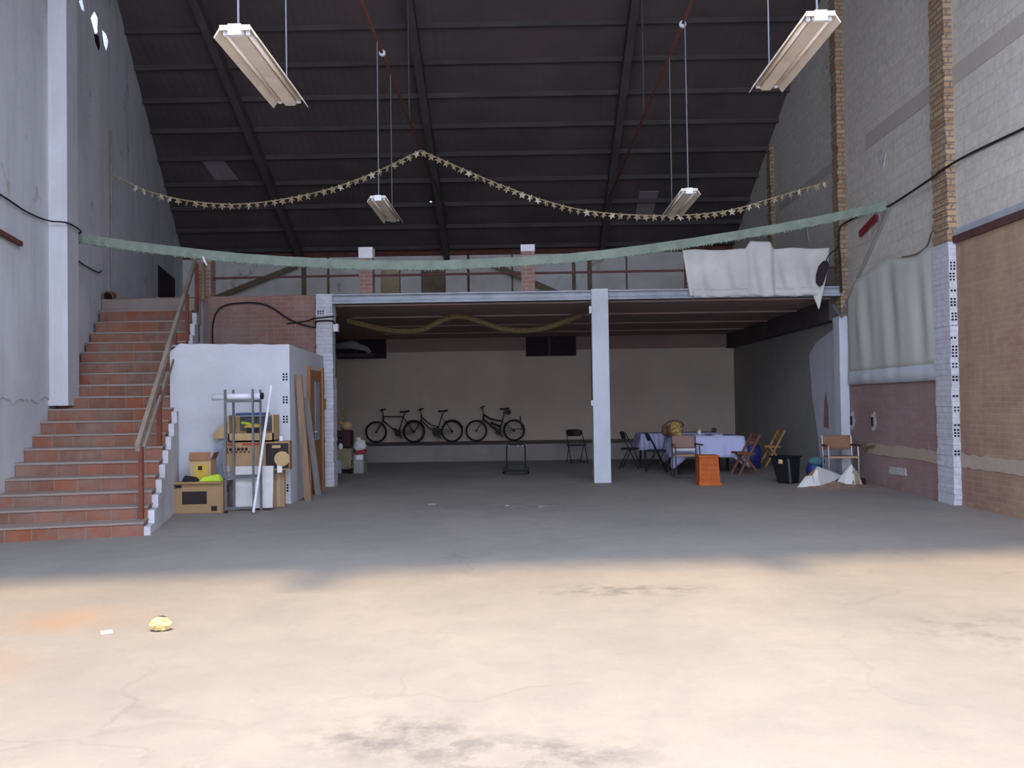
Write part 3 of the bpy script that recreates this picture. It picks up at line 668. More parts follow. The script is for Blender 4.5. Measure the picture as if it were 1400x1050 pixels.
# ------------------------------------------------------------------ balcony posts, rails and braces
def post(x, top_, cap, label):
    t = thing('brick_post', label, 'brick post', (x, 16.99, 3.545), 0, 'brick posts along the balcony edge')
    MB().box(-.125, .125, -.11, .15, 0, top_ - 3.545 - cap).build('shaft', 'post', t, local=True)
    if cap: MB().box(-.13, .13, -.12, .16, top_ - 3.545 - cap, top_ - 3.545).build('cap', 'caps', t, local=True)
post(-5.89, 4.25, 0, 'brick post at the stair head without a white cap')
post(-2.88, 4.42, .20, 'white capped brick post left of the middle on the balcony')
post(.13, 4.42, .12, 'white capped brick post nearest above the middle pillar')
post(3.18, 4.22, 0, 'ochre brick post at the left edge of the draped sheet')
for a, b, z, lab in ((-5.77, -3.01, 3.90, 'rusty rail rod between the stair head post and the next post'), (-2.75, 0, 3.90, 'rusty rail rod between the two white capped posts'),
                     (.26, 5.86, 3.90, 'rusty rail rod running from the right capped post to the sheet')):
    tag(MB().tube([(a, 16.98, z), (b, 16.98, z + .01)], .022, 8).build('rail_rod', 'darkrust', at=((a + b) / 2, 16.98, z)), lab, 'rail', 'balcony rail rods')
for a, b, lab in (((-9.2, 25.5, 4.32), (-6.3, 25.7, 5.46), 'slanting timber brace on the balcony behind the stair head'),
                  ((-.9, 25.7, 5.45), (3.05, 25.4, 3.58), 'slanting timber brace on the balcony behind the right capped post')):
    tag(MB().bar(a, b, .07, .14).build('timber_brace', 'timber', at=a), lab, 'brace', 'timber braces leaning on the upper wall')
tag(MB().box(-2.72, -2.35, 17.6, 17.75, 3.545, 4.28).build('dark_board', 'timber', at=(-2.5, 17.6, 3.545)), 'dark brown board standing behind the left capped post', 'board')

# ------------------------------------------------------------------ tie rods, lamps, garlands
for x, lab in ((-1.93, 'rusty tie rod below the roof carrying the left lamp wires'), (2.2, 'rusty tie rod below the roof carrying the right lamp wires')):
    t = thing('tie_rod', lab, 'tie rod', (x, 8, 6.5), 0, 'tie rods under the roof')
    MB().tube([(x, 4, 6.5), (x, 24.2, 6.5)], .025, 8).build('rod', 'rust', t)
    MB().tube([(x, 24.2, 6.5), (x, 24.2, roof_z(24.2) - .1)], .02, 6).build('hanger_bolt', 'rust', t)
    MB().tube([(x, 16, 6.5), (x, 16, roof_z(16) - .3)], .014, 6).build('hanger_bolt', 'rafter', t)
    MB().ball((x, 12.9 if x < 0 else 12.1, 6.5), (.05, .06, .05), 10, 6).build('coupling', 'lampend', t)

def make_lamp(loc, label):
    t = thing('fluorescent_lamp', label, 'lamp', loc, 0, 'hanging fluorescent lamps'); wl_ = 6.48 - loc[2]
    L = 1.5
    prof = [(-.15, -.075), (-.105, 0), (.105, 0), (.15, -.075), (.145, -.078), (.10, -.008), (-.10, -.008), (-.145, -.078)]
    MB().prism([(x, -L / 2, z) for x, z in prof], (0, L, 0)).build('reflector', 'lamp', t, local=True)
    ch = [(-.055, -.006), (-.055, -.045), (-.035, -.062), (.035, -.062), (.055, -.045), (.055, -.006)]
    MB().prism([(x, -L / 2 + .015, z) for x, z in ch], (0, L - .03, 0)).build('channel', 'lamp', t, local=True)
    MB().box(-.105, .105, -L / 2 - .012, -L / 2, -.03, .005).build('end_plate', 'lamp', t, local=True)
    MB().box(-.045, .045, -L / 2 - .02, -L / 2 + .02, -.065, .01).build('end_cap', 'lampend', t, local=True)
    for s in (-1, 1):
        tb = MB().tube([(s * .078, -L / 2 + .06, -.03), (s * .078, L / 2 - .06, -.03)], .016, 8).build('tube', 'tube', t, local=True, smooth=True)
        for e in (-1, 1): MB().box(s * .078 - .016, s * .078 + .016, e * (L / 2 - .045) - .015, e * (L / 2 - .045) + .015, -.05, -.006).build('lamp_holder', 'lampend', tb, local=True)
    MB().box(-.03, .03, -.5, .5, 0, .045).build('ballast_box', 'rafter', t, local=True)
    MB().tube([(0, -.68, .0), (0, -.66, wl_)], .008, 6).build('hanger_wire', 'steelwire', t, local=True)
    MB().tube([(0, .62, .0), (0, .60, wl_)], .006, 6).build('hanger_wire', 'steelwire', t, local=True)
    return t
make_lamp((-1.93, 6.93, 4.1), 'large nearest cream fluorescent lamp hanging at upper left')
make_lamp((2.2, 7.36, 4.30), 'large nearest cream fluorescent lamp hanging at upper right before the wall')
make_lamp((-1.93, 13.1, 4.33), 'small farther fluorescent lamp hanging left of the roof pinhole')
make_lamp((2.2, 12.6, 4.24), 'small farther fluorescent lamp hanging behind the right garland swag')

starL = [(-7.66, 17.0, 5.9), (-7.05, 17.09, 5.6), (-6.39, 17.18, 5.43), (-5.72, 17.27, 5.36), (-5.12, 17.35, 5.38), (-4.37, 17.45, 5.5), (-3.54, 17.56, 5.72), (-2.71, 17.67, 6.06), (-1.93, 17.77, 6.46)]
starR = [(-1.93, 17.77, 6.46), (-1.29, 17.72, 6.15), (-.43, 17.66, 5.75), (.41, 17.59, 5.41), (1.25, 17.53, 5.17), (2.22, 17.45, 5.05), (3.19, 17.38, 5.02), (4.0, 17.31, 5.09), (4.82, 17.25, 5.3), (5.85, 17.17, 5.58)]
gar = thing('star_garland', 'gold star garland strung in two swags below the roof', 'garland', (-1.93, 17.77, 6.46))
gp = spline(starL, 8)[:-1] + spline(starR, 8)
MB().tube(gp, .012, 5).build('cord', 'gold', gar)
def star_mesh():
    P = []
    for k in range(10):
        r = .082 if k % 2 == 0 else .036; a = math.pi / 2 + k * math.pi / 5; P.append((r * math.cos(a), 0, r * math.sin(a)))
    vs = P + [(0, -.018, 0), (0, .018, 0)]
    return vs, [(k, (k + 1) % 10, 10) for k in range(10)] + [((k + 1) % 10, k, 11) for k in range(10)]
sv, sf = star_mesh()
acc, last, star0, cnt, spacing = 0.0, gp[0], None, 0, .162
for p in gp[1:]:
    seg = (p - last).length
    while acc + seg >= spacing and cnt < 97:
        tt = (spacing - acc) / seg; last = last.lerp(p, tt); seg = (p - last).length; acc = 0
        loc = last + Vector((0, -.015, -.045)) - gar.location
        if star0 is None:
            star0 = MB().add(sv, sf).build('star', 'gold', gar, at=loc, local=True); so = star0
            pale = star0.data.copy(); pale.materials[0] = M['goldlight']
        else:
            so = star0.copy(); COL.objects.link(so); so.location = loc
            if random.random() < .16: so.data = pale
        so.rotation_euler = (random.uniform(-.4, .4), random.uniform(-.7, .7), random.uniform(-.9, .9)); cnt += 1
    acc += seg; last = p

greenp = [(-7.0, 13.9, 4.18), (-6.33, 13.96, 4.06), (-5.34, 14.05, 3.93), (-4.35, 14.14, 3.82), (-3.34, 14.22, 3.75), (-2.44, 14.3, 3.71), (-1.3, 14.4, 3.70), (-.14, 14.5, 3.75), (1.03, 14.6, 3.83), (2.21, 14.69, 3.97), (3.41, 14.79, 4.15), (4.63, 14.89, 4.36), (5.98, 14.9, 4.63)]
gg = spline(greenp, 12)
ban = thing('paper_streamer', 'long pale green paper streamer sagging across the hall', 'streamer', gg[0])
def band(u, v):
    i = u * (len(gg) - 1); k = min(int(i), len(gg) - 2); p = gg[k].lerp(gg[k + 1], i - k)
    return (p.x, p.y + .012 * math.sin(i * 2.7) * (1 - v) + .01 * math.sin(i * .9), p.z - .01 + .145 * (v - .5))
MB().grid(band, 144, 2, (0, .006, 0)).build('strip', 'green', ban)
fr = MB()
for k in range(300):
    u = (k + .5) / 300; p = Vector(band(u, 0)); l = random.uniform(.005, .03); w_ = .015
    fr.add([p + Vector((-w_, 0, .01)), p + Vector((w_, 0, .01)), p + Vector((w_ * .6, random.uniform(-.03, .02), -l)), p + Vector((-w_ * .8, random.uniform(-.03, .02), -l * .9)),
            p + Vector((-w_, .004, .01)), p + Vector((w_, .004, .01)), p + Vector((w_ * .6, .004, -l)), p + Vector((-w_ * .8, .004, -l))],
           [(0, 1, 2, 3), (7, 6, 5, 4), (0, 3, 7, 4), (1, 5, 6, 2), (0, 4, 5, 1), (3, 2, 6, 7)])
o = fr.build('fringe', 'greencut', ban); o['kind'] = 'stuff'
MB().tube([gg[29] + Vector((0, -.02, -.05)), gg[29] + Vector((.03, -.03, -.12)), gg[29] + Vector((.07, -.03, -.19))], [.012, .02, .008], 6).build('white_tie', 'caps', ban)

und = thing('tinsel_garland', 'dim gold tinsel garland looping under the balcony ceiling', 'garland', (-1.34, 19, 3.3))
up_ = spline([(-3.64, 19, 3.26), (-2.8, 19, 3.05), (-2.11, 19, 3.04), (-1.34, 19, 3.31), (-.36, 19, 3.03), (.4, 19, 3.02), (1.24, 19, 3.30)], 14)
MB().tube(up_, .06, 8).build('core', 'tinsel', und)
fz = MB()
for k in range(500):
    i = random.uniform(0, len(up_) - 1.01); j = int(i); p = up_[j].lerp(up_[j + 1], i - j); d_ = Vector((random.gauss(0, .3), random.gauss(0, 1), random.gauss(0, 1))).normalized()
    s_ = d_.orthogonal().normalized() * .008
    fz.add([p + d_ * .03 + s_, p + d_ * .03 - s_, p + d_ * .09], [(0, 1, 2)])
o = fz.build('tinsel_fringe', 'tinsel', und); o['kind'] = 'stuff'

# cables and fittings on the walls
tag(MB().tube(spline([(5.99, -.9, 4.5), (5.99, 4.0, 4.42), (5.99, 8.0, 4.55), (5.99, 10.82, 4.66), (5.98, 12.24, 4.71), (5.86, 12.76, 4.63), (5.86, 13.05, 4.60), (5.97, 14.82, 4.59), (5.98, 15.6, 4.68), (5.97, 16.64, 4.71), (5.85, 16.8, 4.57), (5.84, 16.75, 4.0), (5.84, 16.72, 3.42)], 6), .018, 6).build('cable', 'wire', at=(5.97, 14.8, 4.6)),
    'black cable looping along the right wall from the near pier down to the balcony edge', 'cable')
tag(MB().tube(spline([yl(9.5, 4.10, .06), yl(11.17, 4.12, .06), yl(11.99, 4.12, .06), yl(12.9, 4.19, .07), yl(13.05, 4.19, .29), yl(13.75, 4.19, .30), (-7.0, 13.9, 4.2)], 6), .013, 6).build('cable', 'wire', at=tuple(yl(11.2, 4.12, .05))),
    'dark cable along the left wall holding the green streamer', 'cable')
tag(MB().bar(yl(9, 3.67, .06), yl(11.75, 3.65, .06), .05, .06).build('steel_strip', 'rust', at=tuple(yl(10, 3.65, .05))), 'short rust brown steel strip on the left wall below the cable', 'steel strip')
tag(MB().tube(spline([yl(14.2, 4.0, .03), yl(14.6, 3.9, .03), yl(15.2, 3.88, .03), yl(16.0, 3.9, .03), yl(16.2, 3.96, .03)], 5), .012, 6).build('cable', 'wire', at=tuple(yl(15.2, 3.88, .03))),
    'short loose cable on the left wall under the green streamer', 'cable')
tag(MB().tube(spline([(-5.72, 16.85, 2.45), (-5.72, 16.85, 3.05), (-5.55, 16.85, 3.35), (-5.1, 16.85, 3.42), (-4.7, 16.85, 3.36), (-4.3, 16.85, 3.1), (-4.0, 16.85, 2.98), (-3.80, 16.85, 2.95), (-3.78, 16.74, 3.04), (-3.5, 16.74, 3.05), (-3.45, 16.8, 3.0)], 6), .016, 6).build('cable', 'wire', at=(-5.1, 16.85, 3.4)),
    'dark cable looping over the red brick wall above the storeroom', 'cable')
tag(MB().tube(spline([(-4.35, 16.87, 3.02), (-4.0, 16.86, 3.06), (-3.8, 16.76, 3.1), (-3.46, 16.76, 3.13)], 5), .014, 6).build('cable', 'wire', at=(-4.0, 16.86, 3.05)), 'short straight cable reaching the top of the brick pillar', 'cable')
jb = thing('junction_box', 'small white junction box on the brick pillar side', 'junction box', (-3.47, 16.9, 2.93))
MB().box(-3.485, -3.40, 16.82, 16.94, 2.86, 3.0).build('body', 'caps', jb)
MB().tube([(-3.45, 16.86, 2.86), (-3.45, 16.86, 2.4), (-3.455, 16.9, 2.0)], .008, 5).build('lead', 'wire', jb)
sw_ = thing('wall_switch', 'small white switch with hanging wire on the left side of the middle pillar', 'switch', (1.27, 16.85, 1.5))
MB().box(1.255, 1.285, 16.82, 16.88, 1.42, 1.52).build('switch_plate', 'whitep', sw_)
MB().tube([(1.27, 16.85, 1.52), (1.268, 16.84, 2.3), (1.268, 16.83, 3.2)], .008, 5).build('lead', 'wire', sw_)
MB().box(1.245, 1.285, 16.81, 16.89, 3.12, 3.25).build('connector', 'caps', sw_)
tag(MB().tube(spline([(5.86, 16.82, 3.02), (5.78, 16.78, 3.12), (5.7, 16.78, 3.2), (5.78, 16.76, 3.05), (5.87, 16.78, 2.98), (5.92, 16.8, 3.2)], 5), .012, 5).build('cable', 'steelwire', at=(5.8, 16.8, 3.1)), 'tangled grey cable at the top of the right white pillar', 'cable')
rb = thing('red_bracket', 'dark red bar fixed on white plaster patches on the right wall', 'bracket', (5.98, 15.8, 4.45))
MB().bar((5.97, 16.1, 4.37), (5.97, 15.35, 4.52), .04, .11).build('bar', 'redp', rb)
MB().box(5.97, 6.02, 15.9, 15.96, 4.38, 4.44).box(5.97, 6.02, 15.45, 15.5, 4.46, 4.52).build('stub', 'redp', rb)

# hanging cloths
def wallcl(u, v):
    y = lerp(16.75, 13.14, u)
    topz = 3.50 + .25 * math.sin(min(u * 1.6, 1) * math.pi / 2) - (.06 * math.sin((u - .6) * math.pi / .4) if u > .6 else 0) - .22 * max(0, 1 - u * 9)
    if u > .55: topz = 3.74 - .12 * math.sin((u - .55) / .45 * math.pi)
    z = lerp(1.95, topz, v)
    f = .018 * math.sin(u * 24 + 1.5 * v) + .010 * math.sin(u * 43 + 2 + 2 * v)
    return (XR - .075 + f * (.35 + .65 * math.sin(math.pi * min(1, v * 1.1))), y, z)
wc = thing('wall_cloth', 'khaki grey cloth sheet hung on the right wall between two piers', 'cloth', (5.95, 14.9, 3.6))
MB().grid(wallcl, 72, 16, (.008, 0, 0)).build('sheet', 'wallcloth', wc, smooth=True)
MB().grid(lambda u, v: (wallcl(u, 0)[0] - .004, lerp(16.75, 13.14, u), lerp(1.73, 1.97, v)), 72, 2, (.008, 0, 0)).build('hem', 'clothhem', wc, smooth=True)
tag(MB().tube(spline([(5.95, 14.3, 3.68), (5.94, 13.8, 3.64), (5.94, 13.4, 3.7), (5.88, 13.1, 3.84), (5.87, 12.95, 3.86)], 5), .014, 5).build('rope', 'timber', at=(5.95, 13.8, 3.66)), 'brown rope holding the top of the wall cloth to the near pier', 'rope')

def drape(u, v):
    x = lerp(2.97, 5.66, u)
    top_ = 4.25 + .012 * math.sin(u * 19); bump_ = 0.0
    if 4.2 < x < 4.56: bump_ = 1.0
    elif 4.12 < x < 4.64: bump_ = max(0, 1 - (min(abs(x - 4.2), abs(x - 4.56))) / .08)
    top_ += .13 * bump_
    left = max(0, 1 - u * 12); x += .12 * left * (1 - v)
    bot = 3.38 + .02 * math.sin(u * 31)
    if u > .9: bot -= .26 * max(0, 1 - abs(u - .95) / .05)
    z = lerp(bot, top_, v)
    y = 16.78 - .07 * bump_ + .028 * math.sin(u * 37 + 2 * v) * (1 - .6 * v) + .018 * math.sin(u * 71 + 5 * v) * (1 - v) - .05 * (1 - v)
    if u > .86: x -= (u - .86) * 1.2 * (1 - v) ** 1.5
    return (x, y, z)
bs_ = thing('draped_sheet', 'off white sheet draped over the right end of the balcony rail', 'sheet', (4.3, 16.75, 4.25))
MB().grid(drape, 96, 18, (0, .008, 0)).build('cloth', 'sheet', bs_, smooth=True)
MB().grid(lambda u, v: (lerp(3.15, 5.45, u), 16.71 + .01 * math.sin(u * 40), lerp(3.38, 3.52, v) + .01 * math.sin(u * 23)), 60, 2, (0, .012, 0)).build('turned_hem', 'sheet', bs_, smooth=True)
pb = thing('dark_bag', 'dark purple cloth bag hanging at the right end of the balcony', 'bag', (5.6, 16.7, 3.98))
bg_ = [(5.36, 3.60), (5.42, 3.52), (5.48, 3.55), (5.55, 3.75), (5.60, 3.92), (5.58, 3.99), (5.50, 3.99), (5.42, 3.90), (5.37, 3.75)]
MB().prism([(x, 16.62, z) for x, z in bg_], (0, .07, 0)).build('pouch', 'purple', pb, bevel=.02)
MB().tube(spline([(5.55, 16.66, 3.98), (5.62, 16.7, 4.1), (5.78, 16.8, 4.22), (5.84, 16.86, 4.28)], 5), .01, 5).build('strap', 'wire', pb)

# ------------------------------------------------------------------ bicycles on the platform
def bicycle(label, loc, rz, style):
    t = thing('bicycle', label, 'bicycle', loc, rz, 'bicycles on the platform')
    r = .305; W = 1.05
    for cx in (0, W):
        wh = MB().tube([(cx + (r - .022) * math.cos(a), 0, r + (r - .022) * math.sin(a)) for a in [2 * math.pi * k / 32 for k in range(32)]], .022, 8, True).build('wheel', 'tyre', t, local=True, smooth=True)
        MB().tube([(cx + (r - .05) * math.cos(a), 0, r + (r - .05) * math.sin(a)) for a in [2 * math.pi * k / 32 for k in range(32)]], .009, 6, True).build('rim', 'greysteel', wh, local=True)
        sp = MB()
        for k in range(16):
            a = 2 * math.pi * k / 16; sp.tube([(cx + .02 * math.cos(a + .6), (-1) ** k * .02, r + .02 * math.sin(a + .6)), (cx + (r - .05) * math.cos(a), 0, r + (r - .05) * math.sin(a))], .0015, 4)
        sp.build('spokes', 'greysteel', wh, local=True)
        MB().tube([(cx, -.05, r), (cx, .05, r)], .028 if cx == 0 else .04, 10).build('hub', 'black', wh, local=True)
    bb, ht, hb, sc, rh = Vector((.62, 0, .27)), Vector((.215, 0, .74)), Vector((.19, 0, .62)), Vector((.76, 0, .72)), Vector((W, 0, r))
    f = MB()
    if style == 'diamond':
        f.tube([ht, sc], .017, 8).tube([hb, bb], .019, 8).tube([bb, sc + Vector((.03, 0, .06))], .016, 8)
    elif style == 'step':
        f.tube([ht - Vector((0, 0, .04)), (.45, 0, .50), (.68, 0, .42)], .017, 8).tube([hb, (.42, 0, .40), bb], .019, 8).tube([bb, sc + Vector((.03, 0, .06))], .016, 8)
    else:
        f.tube([ht, (.42, 0, .62), (.74, 0, .56)], .026, 8).tube([hb, (.40, 0, .45), bb], .028, 8).tube([bb, (.73, 0, .56), (.79, 0, .80)], .018, 8).tube([(.40, 0, .52), (.66, 0, .42)], .035, 8)
    f.tube([hb - Vector((-.01, 0, .02)), ht + Vector((-.01, 0, .04))], .022, 8)
    for s in (-1, 1):
        f.tube([bb + Vector((0, s * .03, 0)), rh + Vector((0, s * .06, 0))], .009, 6)
        f.tube([(sc if style != 'full' else Vector((.74, 0, .54))) + Vector((0, s * .03, 0)), rh + Vector((0, s * .06, 0))], .008, 6)
    f.build('frame', 'bikeframe', t, local=True, smooth=True)
    fk = MB()
    for s in (-1, 1): fk.tube([hb + Vector((0, s * .045, 0)), (.10, s * .05, .46), (0, s * .05, r)], [.016, .014, .010], 6)
    fk.tube([hb + Vector((0, -.05, 0)), hb + Vector((0, .05, 0))], .018, 6)
    fk.build('fork', 'bikegreen' if style != 'step' else 'bikeframe', t, local=True, smooth=True)
    ho = (Vector((-.02, 0, .0)) if style != 'full' else Vector((-.03, 0, .04)))
    st = ht + ho
    hbm = MB().tube([ht + Vector((-.01, 0, .03)), st + Vector((-.01, 0, .16))], .014, 6).tube([st + Vector((-.01, 0, .15)), st + Vector((-.07, 0, .17))], .016, 6)
    hbm.tube([st + Vector((.02, -.29, .20)), st + Vector((-.06, -.10, .17)), st + Vector((-.07, 0, .17)), st + Vector((-.06, .10, .17)), st + Vector((.02, .29, .20))], .012, 6)
    h = hbm.build('handlebar', 'black', t, local=True, smooth=True)
    g_ = MB()
    for s in (-1, 1): g_.tube([st + Vector((.0, s * .19, .19)), st + Vector((.03, s * .30, .205))], .019, 8)
    g_.build('grip', 'tyre', h, local=True)
    top_ = sc + (Vector((.06, 0, .12)) if style != 'full' else Vector((.05, 0, .16)))
    sd = MB().tube([sc + Vector((.01, 0, 0)), top_ - Vector((0, 0, .02))], .013, 6).build('seat_post', 'black', t, local=True)
    sdm = MB()
    sdm.prism([top_ + Vector(p) for p in ((-.15, -.025, 0), (-.02, -.04, 0), (.09, -.08, .01), (.12, -.06, .02), (.12, .06, .02), (.09, .08, .01), (-.02, .04, 0), (-.15, .025, 0))], (0, 0, .05))
    sdm.build('saddle', 'blackp', t, local=True, bevel=.012)
    ck = MB().lathe([(.09, -.004), (.09, .004)], (0, 0, 0), 20)
    ck.v = [Vector((bb.x + v.x, -.055 + v.z, bb.z + v.y)) for v in ck.v]
    cr = ck.build('chainring', 'black', t, local=True)
    MB().bar(bb + Vector((0, -.075, 0)), bb + Vector((.10, -.075, -.12)), .02, .02).bar(bb + Vector((0, .075, 0)), bb + Vector((-.10, .075, .12)), .02, .02).build('crank', 'black', cr, local=True)
    MB().box(bb.x + .06, bb.x + .14, -.17, -.08, bb.z - .135, bb.z - .11).box(bb.x - .14, bb.x - .06, .08, .17, bb.z + .11, bb.z + .135).build('pedal', 'blackp', cr, local=True)
    ch = MB().tube([(bb.x, -.055, bb.z + .09), (W, -.055, r + .04)], .006, 5).tube([(bb.x, -.055, bb.z - .09), (W, -.055, r - .04)], .006, 5)
    ch.build('chain', 'black', t, local=True)
    if style == 'full':
        MB().rbox((W + .20, 0, .50), (.035, .05, .42), 0, 0, math.radians(-8)).build('rear_mudguard', 'blackp', t, local=True)
        MB().tube([(W - .02, 0, .33), (W + .20, 0, .34)], .01, 6).build('mudguard_stay', 'black', t, local=True)
        MB().rbox(top_ + Vector((.09, 0, -.07)), (.13, .07, .11)).build('saddle_bag', 'blackp', t, local=True, bevel=.02)
    else:
        MB().tube([(W + (r + .015) * math.cos(a), 0, r + (r + .015) * math.sin(a)) for a in [math.radians(15 + 9 * k) for k in range(14)]], .012, 6).build('rear_mudguard', 'black', t, local=True)
    if style == 'step':
        cg = MB().lathe([(.13, -.012), (.13, .012)], (0, 0, 0), 20); cg.v = [Vector((bb.x + .02 + v.x, -.075 + v.z, bb.z + .02 + v.y)) for v in cg.v]; cg.build('chain_guard', 'blackp', t, local=True)
    return t
bicycle('leftmost dark bicycle with a level top tube on the platform', (-4.13, 25.62, .42), 0, 'diamond')
bicycle('dark step-through bicycle overlapping the leftmost one', (-3.03, 25.36, .42), 0, 'step')
bicycle('right mountain bicycle standing apart with upright rear mudguard', (-1.31, 25.5, .42), 0, 'full')

# ------------------------------------------------------------------ chairs
def folding_chair():
    t = thing('folding_chair', '', 'chair', (0, 0, 0), 0, 'black folding chairs')
    for s in (-1, 1):
        MB().tube([(s * .21, -.22, 0), (s * .21, -.02, .44), (s * .20, .16, .80)], .012, 8).build('leg', 'black', t, local=True)
        MB().tube([(s * .18, .22, 0), (s * .185, .02, .40), (s * .185, -.10, .44)], .011, 8).build('leg', 'black', t, local=True)
    MB().tube([(-.21, -.20, .04), (.21, -.20, .04)], .009, 6).build('stretcher', 'black', t, local=True)
    MB().tube([(-.18, .19, .07), (.18, .19, .07)], .009, 6).build('stretcher', 'black', t, local=True)
    MB().prism([(-.2, -.2, .43), (.2, -.2, .43), (.19, .18, .42), (-.19, .18, .42)], (0, 0, .035)).build('seat', 'blackp', t, local=True, bevel=.012)
    MB().grid(lambda u, v: (lerp(-.2, .2, u) * (1 - .25 * abs(2 * v - 1) ** 3), .125 + .055 * v + .03 * math.sin(math.pi * u), .655 + .165 * v), 12, 5, (0, .02, 0)).build('backrest', 'blackp', t, local=True, smooth=True)
    return t
fc = folding_chair(); fc.location = (1.28, 22.25, 0); fc.rotation_euler = (0, 0, .3); fc['label'] = 'black padded folding chair just left of the middle pillar'
copy_thing(fc, (2.36, 20.3, 0), 1.25, 'black folding chair turned sideways right of the middle pillar')
copy_thing(fc, (2.78, 19.3, 0), 1.5, 'black folding chair tucked in at the left end of the white covered table')

def arm_chair(loc, rz, label, back, wide, metal, armc):
    t = thing('camp_chair', label, 'chair', loc, rz)
    w_ = wide / 2
    for s in (-1, 1):
        l1 = MB().tube([(s * w_, -.22, .015), (s * w_, -.22, .44), (s * w_, -.2, .62)], .013, 8).build('leg', metal, t, local=True)
        l2 = MB().tube([(s * w_, .22, .015), (s * w_, .18, .44), (s * w_, .24, .80)], .013, 8).build('leg', metal, t, local=True)
        MB().tube([(s * w_, -.24, .015), (s * w_, .24, .015)], .013, 8).build('foot_rail', metal, t, local=True)
        MB().rbox((s * (w_ + .02), -.02, .635), (.055, .44, .03), s * .12).build('armrest', armc, t, local=True, bevel=.01)
    MB().tube([(-w_, -.22, .02), (w_, -.22, .02)], .013, 8).build('front_bar', metal, t, local=True)
    MB().grid(lambda u, v: (lerp(-w_, w_, u), .20 + .03 * v + .03 * math.sin(math.pi * u), .55 + .25 * v), 10, 5, (0, .012, 0)).build('backrest', back, t, local=True, smooth=True)
    MB().grid(lambda u, v: (lerp(-w_, w_, u), lerp(-.22, .20, v), .445 - .03 * math.sin(math.pi * u) * math.sin(math.pi * v)), 10, 6, (0, 0, -.012)).build('seat', back, t, local=True, smooth=True)
    MB().box(-w_, w_, -.235, -.215, .42, .455).build('seat_edge', 'seatedge', t, local=True)
    return t
c1 = arm_chair((3.14, 17.78, 0), 0, 'brown canvas armchair on a steel sled frame before the white table', 'canvas', .46, 'rafter', 'darkrust')
MB().box(-.22, .22, .19, .20, .50, .55).build('back_strip', 'clothhem', c1, local=True)
c2 = arm_chair((5.56, 16.15, .03), -.08, 'wide rust brown canvas armchair standing among litter at the right wall', 'canvas2', .50, 'chrome', 'darkrust')

def slat_chair(loc, rz, label, mt):
    """wooden folding chair seen from the side: front is -X"""
    t = thing('wooden_chair', label, 'chair', loc, rz, 'wooden folding chairs')
    for s in (-1, 1):
        MB().bar((-.22, s * .2, 0), (.24, s * .2, .80), .022, .042, (1, 0, 0)).build('leg', mt, t, local=True)
        MB().bar((.24, s * .175, 0), (-.12, s * .175, .44), .022, .040, (1, 0, 0)).build('leg', mt, t, local=True)
        MB().bar((-.22, s * .155, .445), (.14, s * .155, .425), .022, .035).build('seat_rail', mt, t, local=True)
    for k in range(7):
        x = -.21 + k * .055; MB().box(x, x + .042, -.165, .165, .455 - k * .003, .470 - k * .003).build('seat_slat', mt, t, local=True)
    for z in (.60, .69, .78): 
        x = -.22 + .46 * z / .8; MB().rbox((x, 0, z), (.014, .38, .055), 0, 0, math.radians(30)).build('back_slat', mt, t, local=True)
    MB().bar((-.15, -.2, .12), (-.15, .2, .12), .02, .03).bar((.14, -.175, .12), (.14, .175, .12), .02, .03).build('stretcher', mt, t, local=True)
    return t
slat_chair((4.36, 18.12, 0), .15, 'red brown wooden folding chair at the right end of the white table', 'wooddark')
slat_chair((5.52, 20.45, 0), .08, 'honey coloured wooden folding chair beside the right wall', 'woodlight')

